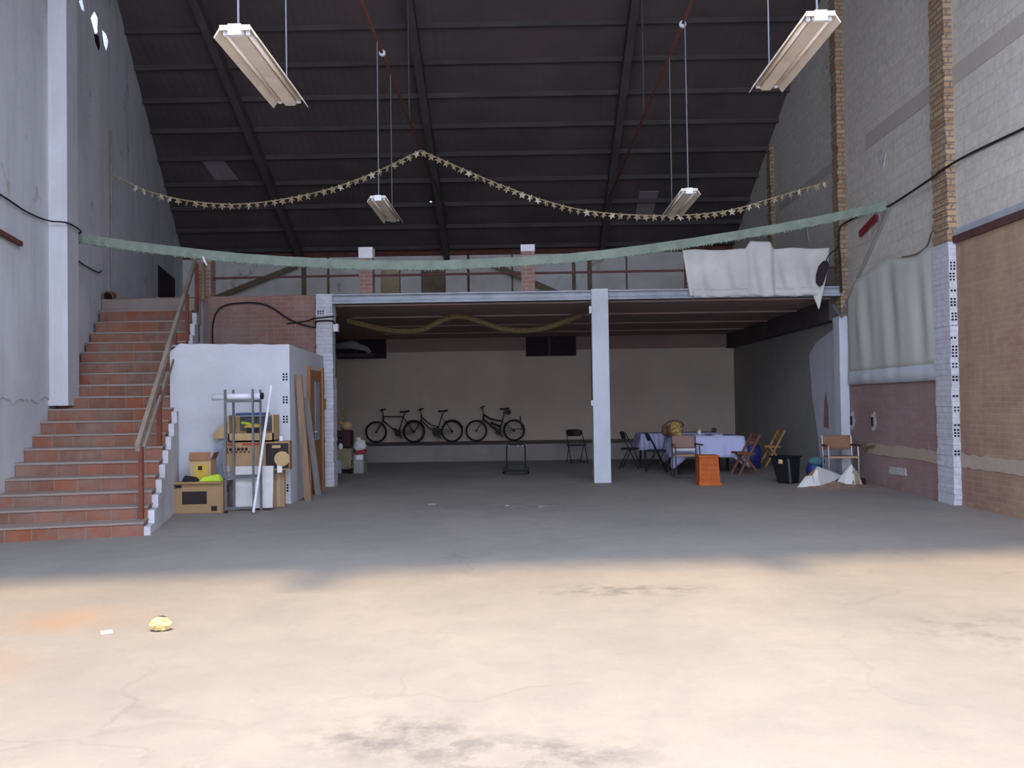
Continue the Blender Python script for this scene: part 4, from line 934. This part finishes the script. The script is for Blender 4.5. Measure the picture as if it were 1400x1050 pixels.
# ------------------------------------------------------------------ tables
def table(label, x0, x1, y0, y1, z):
    t = thing('trestle_table', label, 'table', ((x0 + x1) / 2, (y0 + y1) / 2, 0), 0, 'covered tables')
    MB().box(x0 + .02, x1 - .02, y0 + .02, y1 - .02, z - .03, z).build('tabletop', 'tabletop', t)
    for x in (x0 + .08, x1 - .08):
        for y in (y0 + .08, y1 - .08): MB().box(x - .025, x + .025, y - .025, y + .025, 0, z - .03).build('leg', 'black', t)
def tablecloth(label, x0, x1, y0, y1, z, hem, mt, flare=.05, corner=.12, seed=0):
    rnd = random.Random(seed); N = 120; per = []
    Lx, Ly = x1 - x0, y1 - y0; tot = 2 * (Lx + Ly)
    for k in range(N):
        d_ = tot * k / N
        if d_ < Lx: per.append((x0 + d_, y0, 0, -1))
        elif d_ < Lx + Ly: per.append((x1, y0 + d_ - Lx, 1, 0))
        elif d_ < 2 * Lx + Ly: per.append((x1 - (d_ - Lx - Ly), y1, 0, 1))
        else: per.append((x0, y1 - (d_ - 2 * Lx - Ly), -1, 0))
    mb = MB(); rings = 7; ph = [rnd.uniform(0, 6.28) for _ in range(3)]
    for r in range(rings + 1):
        v = r / rings
        for k, (x, y, nx, ny) in enumerate(per):
            cd = min(math.hypot(x - cx, y - cy) for cx in (x0, x1) for cy in (y0, y1)); c = max(0, 1 - cd / .22)
            w_ = flare * v + .022 * v * math.sin(k * .62 + ph[0]) + .014 * v * math.sin(k * 1.37 + ph[1])
            dx, dy = nx, ny
            if c > 0:
                ox, oy = (x - (x0 + x1) / 2) / Lx * 2, (y - (y0 + y1) / 2) / Ly * 2; dx, dy = lerp(nx, ox, c * .6), lerp(ny, oy, c * .6); w_ += .05 * c * v
            h = (z - hem) + corner * c + .015 * math.sin(k * .21 + ph[2])
            mb.v.append(Vector((x + dx * (w_ + .012), y + dy * (w_ + .012), z + .008 - v * h)))
        if r: 
            a, b = (r - 1) * N, r * N
            mb.f += [(a + j, a + (j + 1) % N, b + (j + 1) % N, b + j) for j in range(N)]
    mb.f.append(tuple(range(N)))
    o = mb.build('tablecloth', mt, at=((x0 + x1) / 2, (y0 + y1) / 2, z), smooth=True)
    so_ = o.modifiers.new('solid', 'SOLIDIFY'); so_.thickness = .006; so_.offset = 1
    return tag(o, label, 'tablecloth', 'tablecloths')
table('front table under the plain white cloth', 3.05, 4.42, 18.45, 19.65, .74)
table('rear table under the striped grey cloth', 2.62, 4.4, 20.3, 21.3, .74)
tablecloth('plain white tablecloth hanging over the front table', 3.05, 4.42, 18.45, 19.65, .745, .34, 'tablewhite', .05, .22, 3)
tablecloth('grey and lilac striped tablecloth on the rear table', 2.62, 4.4, 20.3, 21.3, .745, .40, 'tablestripe', .05, .02, 5)

bk = thing('basket', 'brown wicker basket with yellow floral cloth on the white table', 'basket', (3.12, 18.95, .753))
MB().lathe([(.13, 0), (.17, .10), (.19, .20), (.175, .20), (.15, .05)], (3.12, 18.95, .755), 20, False).build('body', 'wicker', bk, smooth=True)
MB().tube([(3.12 + .19 * math.cos(a), 18.95, .955 + .12 * math.sin(a)) for a in [math.pi * k / 12 for k in range(13)]], .02, 8).build('handle', 'wicker', bk, smooth=True)
cl = MB().ball((3.13, 18.87, .91), (.15, .12, .15), 16, 10); cl.v = [v + Vector((random.uniform(-.015, .015), random.uniform(-.015, .015), random.uniform(-.015, .015))) for v in cl.v]
cl.build('cloth_lining', 'flower', bk, smooth=True)
cl = MB().ball((3.16, 18.78, .80), (.09, .05, .07), 12, 8).build('cloth_flap', 'flower', bk, smooth=True)
tag(MB().ball((2.93, 18.98, .885), (.07, .08, .13), 12, 8).build('dark_jug', 'wicker', at=(2.93, 18.98, .753), smooth=True), 'dark brown round jug left of the basket', 'jug')
gl = thing('cup', 'small cup with yellow content on the white table', 'cup', (3.72, 19.4, .753))
MB().lathe([(.03, 0), (.042, .09), (.038, .09), (.028, .01)], (3.72, 19.4, .753), 14, False).build('body', 'whitep', gl, smooth=True)
MB().lathe([(.001, 0), (.036, 0), (.03, .03), (.001, .045)], (3.72, 19.4, .84), 12, False).build('content', 'lime', gl, smooth=True)
tag(MB().lathe([(.001, .004), (.07, .004), (.12, .022), (.12, .028), (.07, .012), (.001, .012)], (3.98, 18.8, .753), 24, False).build('plate', 'whitep', at=(3.98, 18.8, .753), smooth=True), 'flat white plate near the front edge of the white table', 'plate')
tag(MB().box(3.55, 3.75, 18.98, 19.2, .754, .775).build('notebook', 'bluegrey', at=(3.65, 19.1, .754)), 'grey notebook lying in the middle of the white table', 'notebook')
tag(MB().ball((4.32, 20.8, .81), (.06, .06, .055), 12, 8).build('dark_bowl', 'darkrust', at=(4.32, 20.8, .753), smooth=True), 'small dark round bowl at the right of the rear table', 'bowl')

oc = thing('crate', 'bright orange plastic bottle crate standing on end before the white table', 'crate', (3.24, 16.2, 0))
MB().hexa([(3.06, 16.03, .0), (3.43, 16.03, .0), (3.43, 16.36, .0), (3.06, 16.36, .0)], [(3.07, 16.04, .52), (3.40, 16.04, .52), (3.40, 16.36, .52), (3.07, 16.36, .52)]).build('shell', 'orange', oc, bevel=.01)
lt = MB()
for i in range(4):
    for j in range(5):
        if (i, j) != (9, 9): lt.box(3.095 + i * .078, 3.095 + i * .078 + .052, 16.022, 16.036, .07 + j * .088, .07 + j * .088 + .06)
lt.build('recess_shade', 'orangedark', oc)  # slightly raised boxes; the shade of lattice recesses is put into their darker orange
MB().box(3.045, 3.45, 16.0, 16.1, 0, .05).build('foot_rim', 'orange', oc, bevel=.008)
MB().box(3.05, 3.42, 16.01, 16.37, .495, .525).build('top_rim', 'orange', oc, bevel=.008)

br = thing('barrel', 'deep blue plastic barrel behind the red brown chair', 'barrel', (4.93, 19.9, 0))
MB().lathe([(.17, 0), (.195, .02), (.2, .25), (.195, .46), (.18, .5)], (4.93, 19.9, 0), 24).build('body', 'bluebarrel', br, smooth=True)
for z in (.16, .34): MB().lathe([(.198, z - .012), (.21, z), (.198, z + .012)], (4.93, 19.9, 0), 24, False).build('hoop', 'bluebarrel', br)

bn = thing('bin', 'black square plastic bin with a pale label near the right wall', 'bin', (4.66, 16.3, 0))
def ring(c, h, z, rz, lean): 
    R2 = Matrix.Rotation(rz, 3, 'Z'); return [Vector(c) + R2 @ Vector((sx * h, sy * h, 0)) + Vector((lean, 0, z)) for sx, sy in ((-1, -1), (1, -1), (1, 1), (-1, 1))]
c_ = (4.68, 16.3, 0)
w_ = MB().hexa(ring(c_, .135, 0, .62, 0), ring(c_, .185, .46, .62, -.04)); w_.build('body', 'blackp', bn, bevel=.02)
MB().hexa(ring(c_, .2, .455, .62, -.04), ring(c_, .2, .485, .62, -.04)).build('rim', 'black', bn, bevel=.008)
q0, q1 = ring(c_, .137, 0, .62, 0), ring(c_, .187, .46, .62, -.04)
MB().prism([q0[0] + Vector((.0, -.012, .02)), q0[0] + Vector((.035, .012, .02)), q1[0] + Vector((.035, .012, -.01)), q1[0] + Vector((.0, -.012, -.01))], (.004, -.012, 0)).build('grey_stripe', 'greysteel', bn)
m_ = (q1[0] * .62 + q1[3] * .38) * .86 + (q0[0] * .62 + q0[3] * .38) * .14; e = (q1[3] - q1[0]).normalized()
MB().prism([m_ - e * .045 + Vector((-.012, -.012, -.04)), m_ + e * .045 + Vector((-.012, -.012, -.04)), m_ + e * .045 + Vector((-.014, -.014, .03)), m_ - e * .045 + Vector((-.014, -.014, .03))], (-.004, -.004, 0)).build('label', 'cream', bn)

# litter at the right wall
sh = thing('folded_board', 'dirty white board folded like a tent on the floor beside the bin', 'board', (5.0, 15.6, 0))
MB().prism([(4.60, 15.5, .0), (4.80, 15.45, .13), (4.93, 15.5, .335), (4.99, 15.55, .335), (4.95, 15.38, .02), (4.86, 15.36, .015), (4.82, 15.40, .20), (4.72, 15.42, .19)], (.03, .05, 0)).build('left_flap', 'paperwhite', sh)
MB().prism([(4.95, 15.5, .335), (4.93, 15.38, .02), (5.0, 15.33, .02), (5.5, 15.9, .14), (5.46, 15.95, .16)], (.01, .03, .012)).build('right_flap', 'paperwhite', sh)
MB().prism([(4.66, 15.58, .01), (4.96, 15.56, .01), (4.93, 15.6, .3), (4.8, 15.6, .17)], (0, .02, 0)).build('brown_lining', 'carddark', sh)
cs = thing('crumpled_sheet', 'pointed crumpled off white sheet before the rust brown armchair', 'sheet', (5.5, 15.6, 0))
apex = Vector((5.56, 15.62, .37)); base = [(5.26, 15.62, .0), (5.36, 15.42, .0), (5.55, 15.40, .0), (5.70, 15.46, .0), (5.76, 15.66, .0), (5.6, 15.8, .0), (5.36, 15.78, .0)]
mid = [Vector(b).lerp(apex, .5) + Vector((random.uniform(-.03, .03), random.uniform(-.03, .03), random.uniform(-.02, .04))) for b in base]
nb = len(base)
MB().add([Vector(b) for b in base] + mid + [apex], [tuple(range(nb))[::-1]] + [(i, (i + 1) % nb, nb + (i + 1) % nb, nb + i) for i in range(nb)] + [(nb + i, nb + (i + 1) % nb, 2 * nb) for i in range(nb)]).build('heap', 'paperwhite', cs)
MB().prism([(5.50, 15.43, .05), (5.63, 15.42, .04), (5.62, 15.52, .27), (5.54, 15.53, .26)], (0, -.006, .0)).build('yellowed_patch', 'khaki', cs)
def heap(name, label, cat, c, r, h, mt, seed):
    rnd = random.Random(seed)
    def fn(u, v):
        x, y = (u - .5) * 2, (v - .5) * 2; d_ = math.hypot(x, y); z = max(0, 1 - d_ ** 1.5)
        return (c[0] + x * r[0], c[1] + y * r[1], .003 + z * h * (.7 + .3 * math.sin(7 * x + seed) * math.cos(5 * y)) + (rnd.uniform(0, .012) if z > 0 else 0))
    return tag(MB().grid(fn, 22, 16, (0, 0, -.003)).build(name, mt, at=(c[0], c[1], 0)), label, cat, kind='stuff' if name == 'rubble' else None)
heap('rubble', 'low brown heap of rubble in front of the tent shaped board', 'rubble', (5.25, 15.45), (.55, .3), .09, 'sand', 2)
tb = thing('cloth_bundle', 'teal cloth bundle on a dark blue bag left of the rust brown armchair', 'bundle', (5.28, 16.6, 0))
MB().ball((5.26, 16.6, .2), (.17, .13, .2), 14, 8).build('bag', 'bluebarrel', tb, smooth=True)
MB().ball((5.27, 16.56, .36), (.16, .12, .09), 14, 8).build('cloth', 'teal', tb, smooth=True)
tag(MB().rbox((5.74, 15.8, .06), (.14, .22, .12), .4).build('dark_block', 'maroon', at=(5.74, 15.8, 0), bevel=.02), 'small dark block on the floor under the rust brown armchair', 'block')
tag(MB().bar((5.92, 16.1, .60), (5.96, 15.6, .68), .03, .03).build('stick', 'timber', at=(5.93, 16, .6)), 'thin brown stick leaning on the right wall above the armchair arm', 'stick')

# ------------------------------------------------------------------ hand truck in front of the platform
ht_ = thing('hand_truck', 'low black metal trolley frame standing before the platform', 'trolley', (-.17, 19.2, 0))
for x in (-.36, .03): MB().tube([(x, 19.3, .10), (x, 19.32, .58)], .014, 8).build('upright', 'black', ht_)
MB().tube([(-.36, 19.32, .58), (-.30, 19.32, .61), (-.02, 19.32, .61), (.03, 19.32, .58)], .014, 8).build('top_bar', 'black', ht_)
MB().box(-.36, .03, 19.3, 19.33, .17, .22).build('crossbar', 'black', ht_)
bs2 = MB().box(-.44, .11, 18.98, 19.02, .03, .07).box(-.44, .11, 19.34, 19.38, .03, .07).box(-.44, -.40, 18.98, 19.38, .03, .13).box(.07, .11, 18.98, 19.38, .03, .13).box(-.40, .07, 19.0, 19.03, .09, .12)
bs2.build('base_frame', 'black', ht_)
for x in (-.42, .09):
    wm = MB().lathe([(.05, -.02), (.05, .02)], (0, 0, 0), 16); wm.v = [Vector((x + v.z, 19.36 + v.x, .05 + v.y)) for v in wm.v]; wm.build('wheel', 'tyre', ht_)
d = MB()
for x in (-.12, -.02, -.31): d.ball((x, 19.29, .585), .014, 8, 6)
d.build('rivets', 'whitep', ht_)

# ------------------------------------------------------------------ heap behind the brick pillar
kc = thing('crate', 'khaki cloth covered crate beneath the dark maroon case behind the brick pillar', 'crate', (-3.86, 20.0, 0))
MB().box(-4.25, -3.73, 19.8, 20.3, .1, .56).build('body', 'khaki', kc, bevel=.05)
MB().box(-4.24, -3.95, 19.76, 19.81, .02, .3).build('grey_panel', 'bluegrey', kc)
MB().tube([(-3.77, 19.85, 0), (-3.74, 19.83, .3)], .02, 6).build('leg', 'black', kc)
mc = thing('suitcase', 'dark maroon case stacked on the khaki crate behind the brick pillar', 'case', (-3.9, 20.0, .56))
MB().box(-4.25, -3.76, 19.82, 20.25, .56, .94).build('body', 'maroon', mc, bevel=.04)
MB().ball((-3.97, 19.8, .60), (.05, .03, .07), 10, 6).build('white_sticker', 'caps', mc)
MB().tube([(-4.05, 19.81, .75), (-4.03, 19.78, .79), (-3.95, 19.78, .79), (-3.93, 19.81, .75)], .012, 6).build('handle', 'black', mc)
tg = thing('bag', 'tan bag with a yellow tie on top of the dark maroon case', 'bag', (-3.88, 20.0, .94))
MB().ball((-3.86, 19.98, 1.04), (.13, .13, .11), 14, 8).build('body', 'tanbag', tg, smooth=True)
MB().ball((-3.98, 19.9, 1.11), (.05, .05, .03), 10, 6).build('tie', 'yellow_print', tg, smooth=True)
tag(MB().bar((-3.98, 20.2, .96), (-4.0, 20.4, 1.47), .07, .05).build('wooden_stick', 'timber', at=(-3.98, 20.2, .96)), 'upright brown wooden stick behind the tan bag', 'stick')
gb = thing('carton', 'grey carton under the white plastic bag behind the brick pillar', 'carton', (-3.5, 20.1, 0))
MB().box(-3.72, -3.5, 19.95, 20.4, 0, .42).build('body', 'under', gb, bevel=.01)
MB().box(-3.66, -3.52, 19.94, 19.955, .3, .4).build('paper', 'caps', gb)
wbg = thing('plastic_bag', 'white plastic bag with red base on the grey carton', 'bag', (-3.6, 20.1, .42))
pbm = MB().ball((-3.60, 20.1, .59), (.15, .13, .14), 14, 8); pbm.v = [v + Vector((random.uniform(-.022, .022), random.uniform(-.02, .02), random.uniform(-.02, .03))) for v in pbm.v]
pbm.tube([(-3.62, 20.1, .70), (-3.64, 20.1, .78)], [.04, .055], 8); pbm.build('body', 'paperwhite', wbg, smooth=True)
MB().rbox((-3.58, 20.05, .46), (.24, .24, .08), .1, 0, -.25).build('red_band', 'redp', wbg, bevel=.02)
bd = thing('bundle', 'pale bundle lying on a beam under the balcony ceiling at far left', 'bundle', (-4.7, 24.6, 2.85))
MB().tube([(-5.0, 24.6, 3.08), (-4.6, 24.6, 3.12), (-4.2, 24.6, 3.0), (-4.1, 24.6, 2.9)], [.1, .12, .08, .05], 10).build('cloth', 'under', bd, smooth=True)
MB().box(-6, -4.0, 24.45, 24.8, 2.78, 2.88).build('shelf_board', 'rafter', bd)

# ------------------------------------------------------------------ boxes, rack and planks before the storeroom
def cbox(name, label, x0, x1, y0, y1, z0, z1, mt='card', rz=0.0, group=None, tape=True, cat='box'):
    t = thing(name, label, cat, ((x0 + x1) / 2, (y0 + y1) / 2, z0), rz, group)
    a, b, h = (x1 - x0) / 2, (y1 - y0) / 2, z1 - z0
    MB().box(-a, a, -b, b, 0, h).build('body', mt, t, local=True, bevel=.006)
    if tape: MB().box(-.03, .03, -b - .003, b, h - .05, h + .003).build('tape', 'tape', t, local=True)
    return t, a, b, h
G = 'cardboard boxes before the storeroom'
t, a, b, h = cbox('cardboard_box', 'wide cardboard box with a black printed window on the floor by the stairs', -4.97, -4.28, 12.88, 13.3, 0, .43, 'card', .10, G, False)
MB().box(-.22, .12, -b - .006, -b, .13, .31).build('printed_window', 'print', t, local=True, bevel=.003)
MB().box(.18, .26, -b - .005, -b, .03, .10).build('printed_mark', 'print', t, local=True)
MB().box(-a + .03, -a + .12, -b - .005, -b, .36, .40).build('printed_mark', 'print', t, local=True)
MB().box(a, a + .005, -.1, .12, .27, .37).build('printed_arrow', 'print', t, local=True)
MB().rbox((0, -b + .03, h + .005), (2 * a - .02, .2, .006), 0, .06).build('top_flap', 'cardlight', t, local=True)
t, a, b, h = cbox('cardboard_box', 'small yellow printed box with an open brown flap on the window box', -4.80, -4.50, 13.08, 13.36, .445, .74, 'cardlight', .05, G, False)
MB().box(-.07, .10, -b - .005, -b, .02, .23).build('yellow_print', 'yellow_print', t, local=True)
MB().box(-.03, .03, -b - .008, -b - .004, .15, .21).build('printed_figure', 'print', t, local=True)
MB().rbox((0, -b - .01, h + .055), (.30, .008, .12), 0, math.radians(-22)).build('front_flap', 'carddark', t, local=True)
MB().rbox((a + .02, 0, h + .05), (.008, .26, .11), 0, 0, math.radians(25)).build('side_flap', 'carddark', t, local=True)
t, a, b, h = cbox('cardboard_box', 'tall cardboard box standing behind the white board', -4.30, -3.58, 13.48, 13.78, 0, .545, 'card', .22, G, False)
MB().rbox((a - .09, -b - .004, h / 2), (.05, .008, h - .02)).build('corner_tape', 'tape', t, local=True)
bx, a, b, h = cbox('cardboard_box', 'large cardboard box with big dark print stacked on the tall box', -4.40, -3.46, 13.30, 13.72, .555, .975, 'card', .17, G, False)
MB().box(.13, .455, -b - .006, -b, .03, .40).build('dark_print', 'print', bx, local=True)
lg = MB().lathe([(.11, 0), (.11, .004)], (0, 0, 0), 20); lg.v = [Vector((.36 + v.x, -b - .006 - v.z, .17 + v.y)) for v in lg.v]; lg.build('printed_letter', 'cardlight', bx, local=True)
MB().box(.36, .455, -b - .011, -b - .005, .12, .22).build('printed_letter', 'cardlight', bx, local=True)
MB().box(.22, .34, -b - .011, -b - .005, .33, .37).build('printed_letter', 'cardlight', bx, local=True)
wd = MB()
for k in range(6): wd.box(-.44 + k * .055, -.44 + k * .055 + .04, -b - .005, -b, .30, .345); wd.box(-.42 + k * .06, -.42 + k * .06 + .03, -b - .005, -b, .27, .29)
wd.build('printed_lettering', 'print', bx, local=True)
MB().box(-.46, -.30, -b - .005, -b, .375, .41).build('red_print', 'redprint', bx, local=True)
MB().box(-.2, .1, -b - .005, -b, .375, .41).build('red_print', 'redprint', bx, local=True)
MB().box(.29, .36, -b - .008, -b, -.03, .08).build('shipping_label', 'caps', bx, local=True)
MB().box(-.45, -.38, -b - .008, -b, -.0, .09).build('shipping_label', 'bluegrey', bx, local=True)

tr_ = thing('open_carton', 'open fronted carton holding yellow things on top of the printed box', 'carton', (-3.98, 13.5, .98))
x0, x1, y0, y1, z0, z1 = -4.33, -3.66, 13.36, 13.68, .985, 1.37
MB().box(x0, x0 + .02, y0, y1, z0, z1).box(x1 - .02, x1, y0, y1, z0, z1).box(x0, x1, y1 - .015, y1, z0, z1).box(x0, x1, y0, y1, z0, z0 + .015).box(x0, x1, y0, y0 + .012, z0, z0 + .12).build('body', 'cardlight', tr_)
MB().box(x0 + .09, x1 - .09, y1 - .03, y1 - .016, z0 + .15, z1 - .02).build('lining', 'greysteel', tr_)
MB().box(x0 + .14, x1 - .14, y0 + .02, y1 - .05, z1 - .02, z1).build('grey_lid', 'bluegrey', tr_)
tag(MB().box(x0 + .10, x1 - .12, y0 + .03, y1 - .06, z1 + .001, z1 + .035).build('blue_lid', 'bluelid', at=(-4.0, 13.5, z1), bevel=.012), 'flat blue lid lying on top of the open carton', 'lid')
hh = thing('power_tool', 'yellow and black hand tool lying inside the open carton', 'tool', (-3.98, 13.45, 1.1))
MB().ball((-3.98, 13.44, 1.20), (.14, .07, .05), 12, 8).build('yellow_case', 'yellow_print', hh, smooth=True)
MB().box(-4.06, -3.88, 13.375, 13.44, 1.10, 1.19).build('black_base', 'print', hh, bevel=.01)
MB().tube([(-4.15, 13.44, 1.26), (-4.02, 13.43, 1.24)], .02, 8).build('nozzle', 'lime', hh)
tag(MB().lathe([(.025, 0), (.033, .07), (.03, .07), (.022, .01)], (-3.60, 13.55, .978), 14, False).build('cup', 'whitep', at=(-3.60, 13.55, .978), smooth=True), 'small white cup on the right end of the printed box', 'cup')
fl = MB().grid(lambda u, v: (lerp(-4.60, -4.33, u), 13.50 - .05 * math.sin(u * 3), lerp(1.02, 1.10, v) + (.20 * u if v > .5 else .02 * u)), 8, 4, (0, .008, 0))
tag(fl.build('cardboard_flap', 'cardlight', at=(-4.47, 13.5, 1.05)), 'loose curved cardboard piece above the blue grey shell', 'cardboard')
arch = [(-4.66, .43), (-4.62, .75), (-4.56, .95), (-4.47, 1.03), (-4.33, 1.06), (-4.28, 1.0), (-4.28, .43)]
tag(MB().prism([(x, 13.52, z) for x, z in arch], (0, .03, 0)).build('chair_shell', 'bluegrey', at=(-4.48, 13.52, .43), bevel=.01), 'rounded blue grey plastic shell leaning behind the small yellow box', 'plastic shell')
lm = thing('lime_bag', 'lime green plastic bag lying on the window box', 'bag', (-4.45, 12.98, .44))
MB().hexa([(-4.62, 12.92, .44), (-4.30, 12.94, .44), (-4.28, 13.06, .44), (-4.60, 13.06, .44)], [(-4.58, 12.95, .50), (-4.36, 12.96, .545), (-4.33, 13.03, .54), (-4.58, 13.03, .51)]).build('body', 'lime', lm, bevel=.02)
kit = thing('black_pouch', 'black pouch lying beside the lime green bag', 'pouch', (-4.72, 12.97, .44))
MB().hexa([(-4.86, 12.92, .44), (-4.63, 12.92, .44), (-4.63, 13.05, .44), (-4.86, 13.05, .44)], [(-4.83, 12.95, .53), (-4.66, 12.95, .50), (-4.66, 13.03, .50), (-4.83, 13.03, .53)]).build('body', 'blackp', kit, bevel=.02)
tag(MB().box(-4.37, -4.26, 13.36, 13.4, .43, .56).build('paper_pack', 'caps', at=(-4.3, 13.38, .43)), 'small white paper pack between the window box and the rack', 'paper')
bb_ = thing('rubbish_bag', 'black rubbish bag between the stair side and the window box', 'bag', (-5.0, 12.72, 0))
m2 = MB().ball((-4.985, 12.70, .16), (.075, .13, .17), 14, 8); m2.v = [v + Vector((random.uniform(-.01, .01), random.uniform(-.01, .01), 0)) for v in m2.v]; m2.build('body', 'blackp', bb_, smooth=True)
MB().tube([(-4.985, 12.70, .30), (-4.98, 12.70, .37)], [.03, .05], 8).build('knot', 'blackp', bb_)

rk = thing('metal_rack', 'grey steel double rack frame standing before the boxes', 'rack', (-4.0, 13.0, 0))
for x, y in ((-4.2, 12.85), (-3.81, 12.85), (-4.17, 13.12), (-3.78, 13.12)): MB().bar((x, y, 0), (x, y, 1.74), .028, .028).build('upright', 'greysteel', rk)
for z in (1.575, .50, .07):
    for (xa, xb, y) in ((-4.2, -3.81, 12.85), (-4.17, -3.78, 13.12)):
        if z > .06 and not (y > 13 and z < .3): MB().bar((xa, y, z), (xb, y, z), .025, .035).build('rung', 'greysteel', rk)
for x, y in ((-4.2, 12.85), (-3.81, 12.85)): MB().ball((x, y - .005, .02), (.03, .03, .02), 10, 6).build('foot', 'black', rk)
rl = thing('paper_roll', 'white paper roll lying across the top of the steel rack', 'roll', (-4.05, 12.98, 1.6))
MB().tube([(-4.42, 12.96, 1.635), (-3.72, 12.98, 1.645)], .045, 16).build('roll', 'whitep', rl, smooth=True)
MB().tube([(-3.735, 12.98, 1.645), (-3.70, 12.98, 1.645)], .047, 16).build('end_cap', 'blackp', rl)
pn = thing('white_board', 'white board standing behind the steel rack', 'board', (-4.05, 13.25, 0))
MB().prism([(-4.19, 13.16, .03), (-3.64, 13.2, .03), (-3.64, 13.26, .63), (-4.19, 13.22, .63)], (0, .025, 0)).build('panel', 'panel', pn)
MB().box(-4.18, -3.66, 13.15, 13.2, 0, .03).build('bottom_edge', 'maroon', pn)
tag(MB().tube([(-3.80, 12.80, .012), (-3.67, 13.30, 1.80)], .019, 10).build('white_pole', 'whitep', at=(-3.8, 12.8, 0)), 'long white pole leaning against the right side of the rack', 'pole')
tag(MB().prism([(-3.44, 14.32, 0), (-3.34, 14.32, 0), (-3.475, 14.32, 1.98), (-3.575, 14.32, 1.98)], (0, .05, 0)).build('plank', 'plank', at=(-3.4, 14.34, 0)), 'long brown plank leaning at the storeroom corner', 'plank', 'planks leaning on the storeroom')
tag(MB().prism([(-3.50, 15.3, 0), (-3.40, 15.3, 0), (-3.50, 14.9, 1.62), (-3.59, 14.9, 1.62)], (0, .04, 0)).build('plank', 'plankgrey', at=(-3.45, 15.3, 0)), 'shorter grey plank leaning between the brown plank and the door', 'plank', 'planks leaning on the storeroom')

# ------------------------------------------------------------------ scraps on the floor
fm = MB().ball((-2.46, 6.16, .035), (.07, .055, .035), 14, 8); fm.v = [v + Vector((random.uniform(-.012, .012), random.uniform(-.012, .012), random.uniform(0, .02) if v.z > .02 else 0)) for v in fm.v]
sc_ = thing('foam_lump', 'yellowish foam lump on the sunlit floor at left', 'foam', (-2.46, 6.16, 0)); fm.build('lump', 'cream', sc_)
MB().ball((-2.47, 6.2, .075), (.03, .02, .015), 8, 6).build('dark_end', 'maroon', sc_)
tag(MB().rbox((-2.8, 6.1, .008), (.07, .04, .014), .6).build('paper_scrap', 'whitep', at=(-2.8, 6.1, 0)), 'tiny white paper scrap left of the foam lump', 'paper')
for (x, y, s_, r_, lab) in ((-1.38, 13.59, .12, .3, 'grey debris chip on the floor left of the middle'), (.24, 13.12, .10, 1.0, 'grey debris chip on the floor right of the middle'),
                            (-.25, 13.3, .06, .2, 'smallest grey chip lying between the two larger debris chips on the floor')):
    tag(MB().rbox((x, y, .008), (s_, s_ * .5, .016), r_).build('debris_chip', 'slab', at=(x, y, 0)), lab, 'debris', 'chips on the concrete floor')
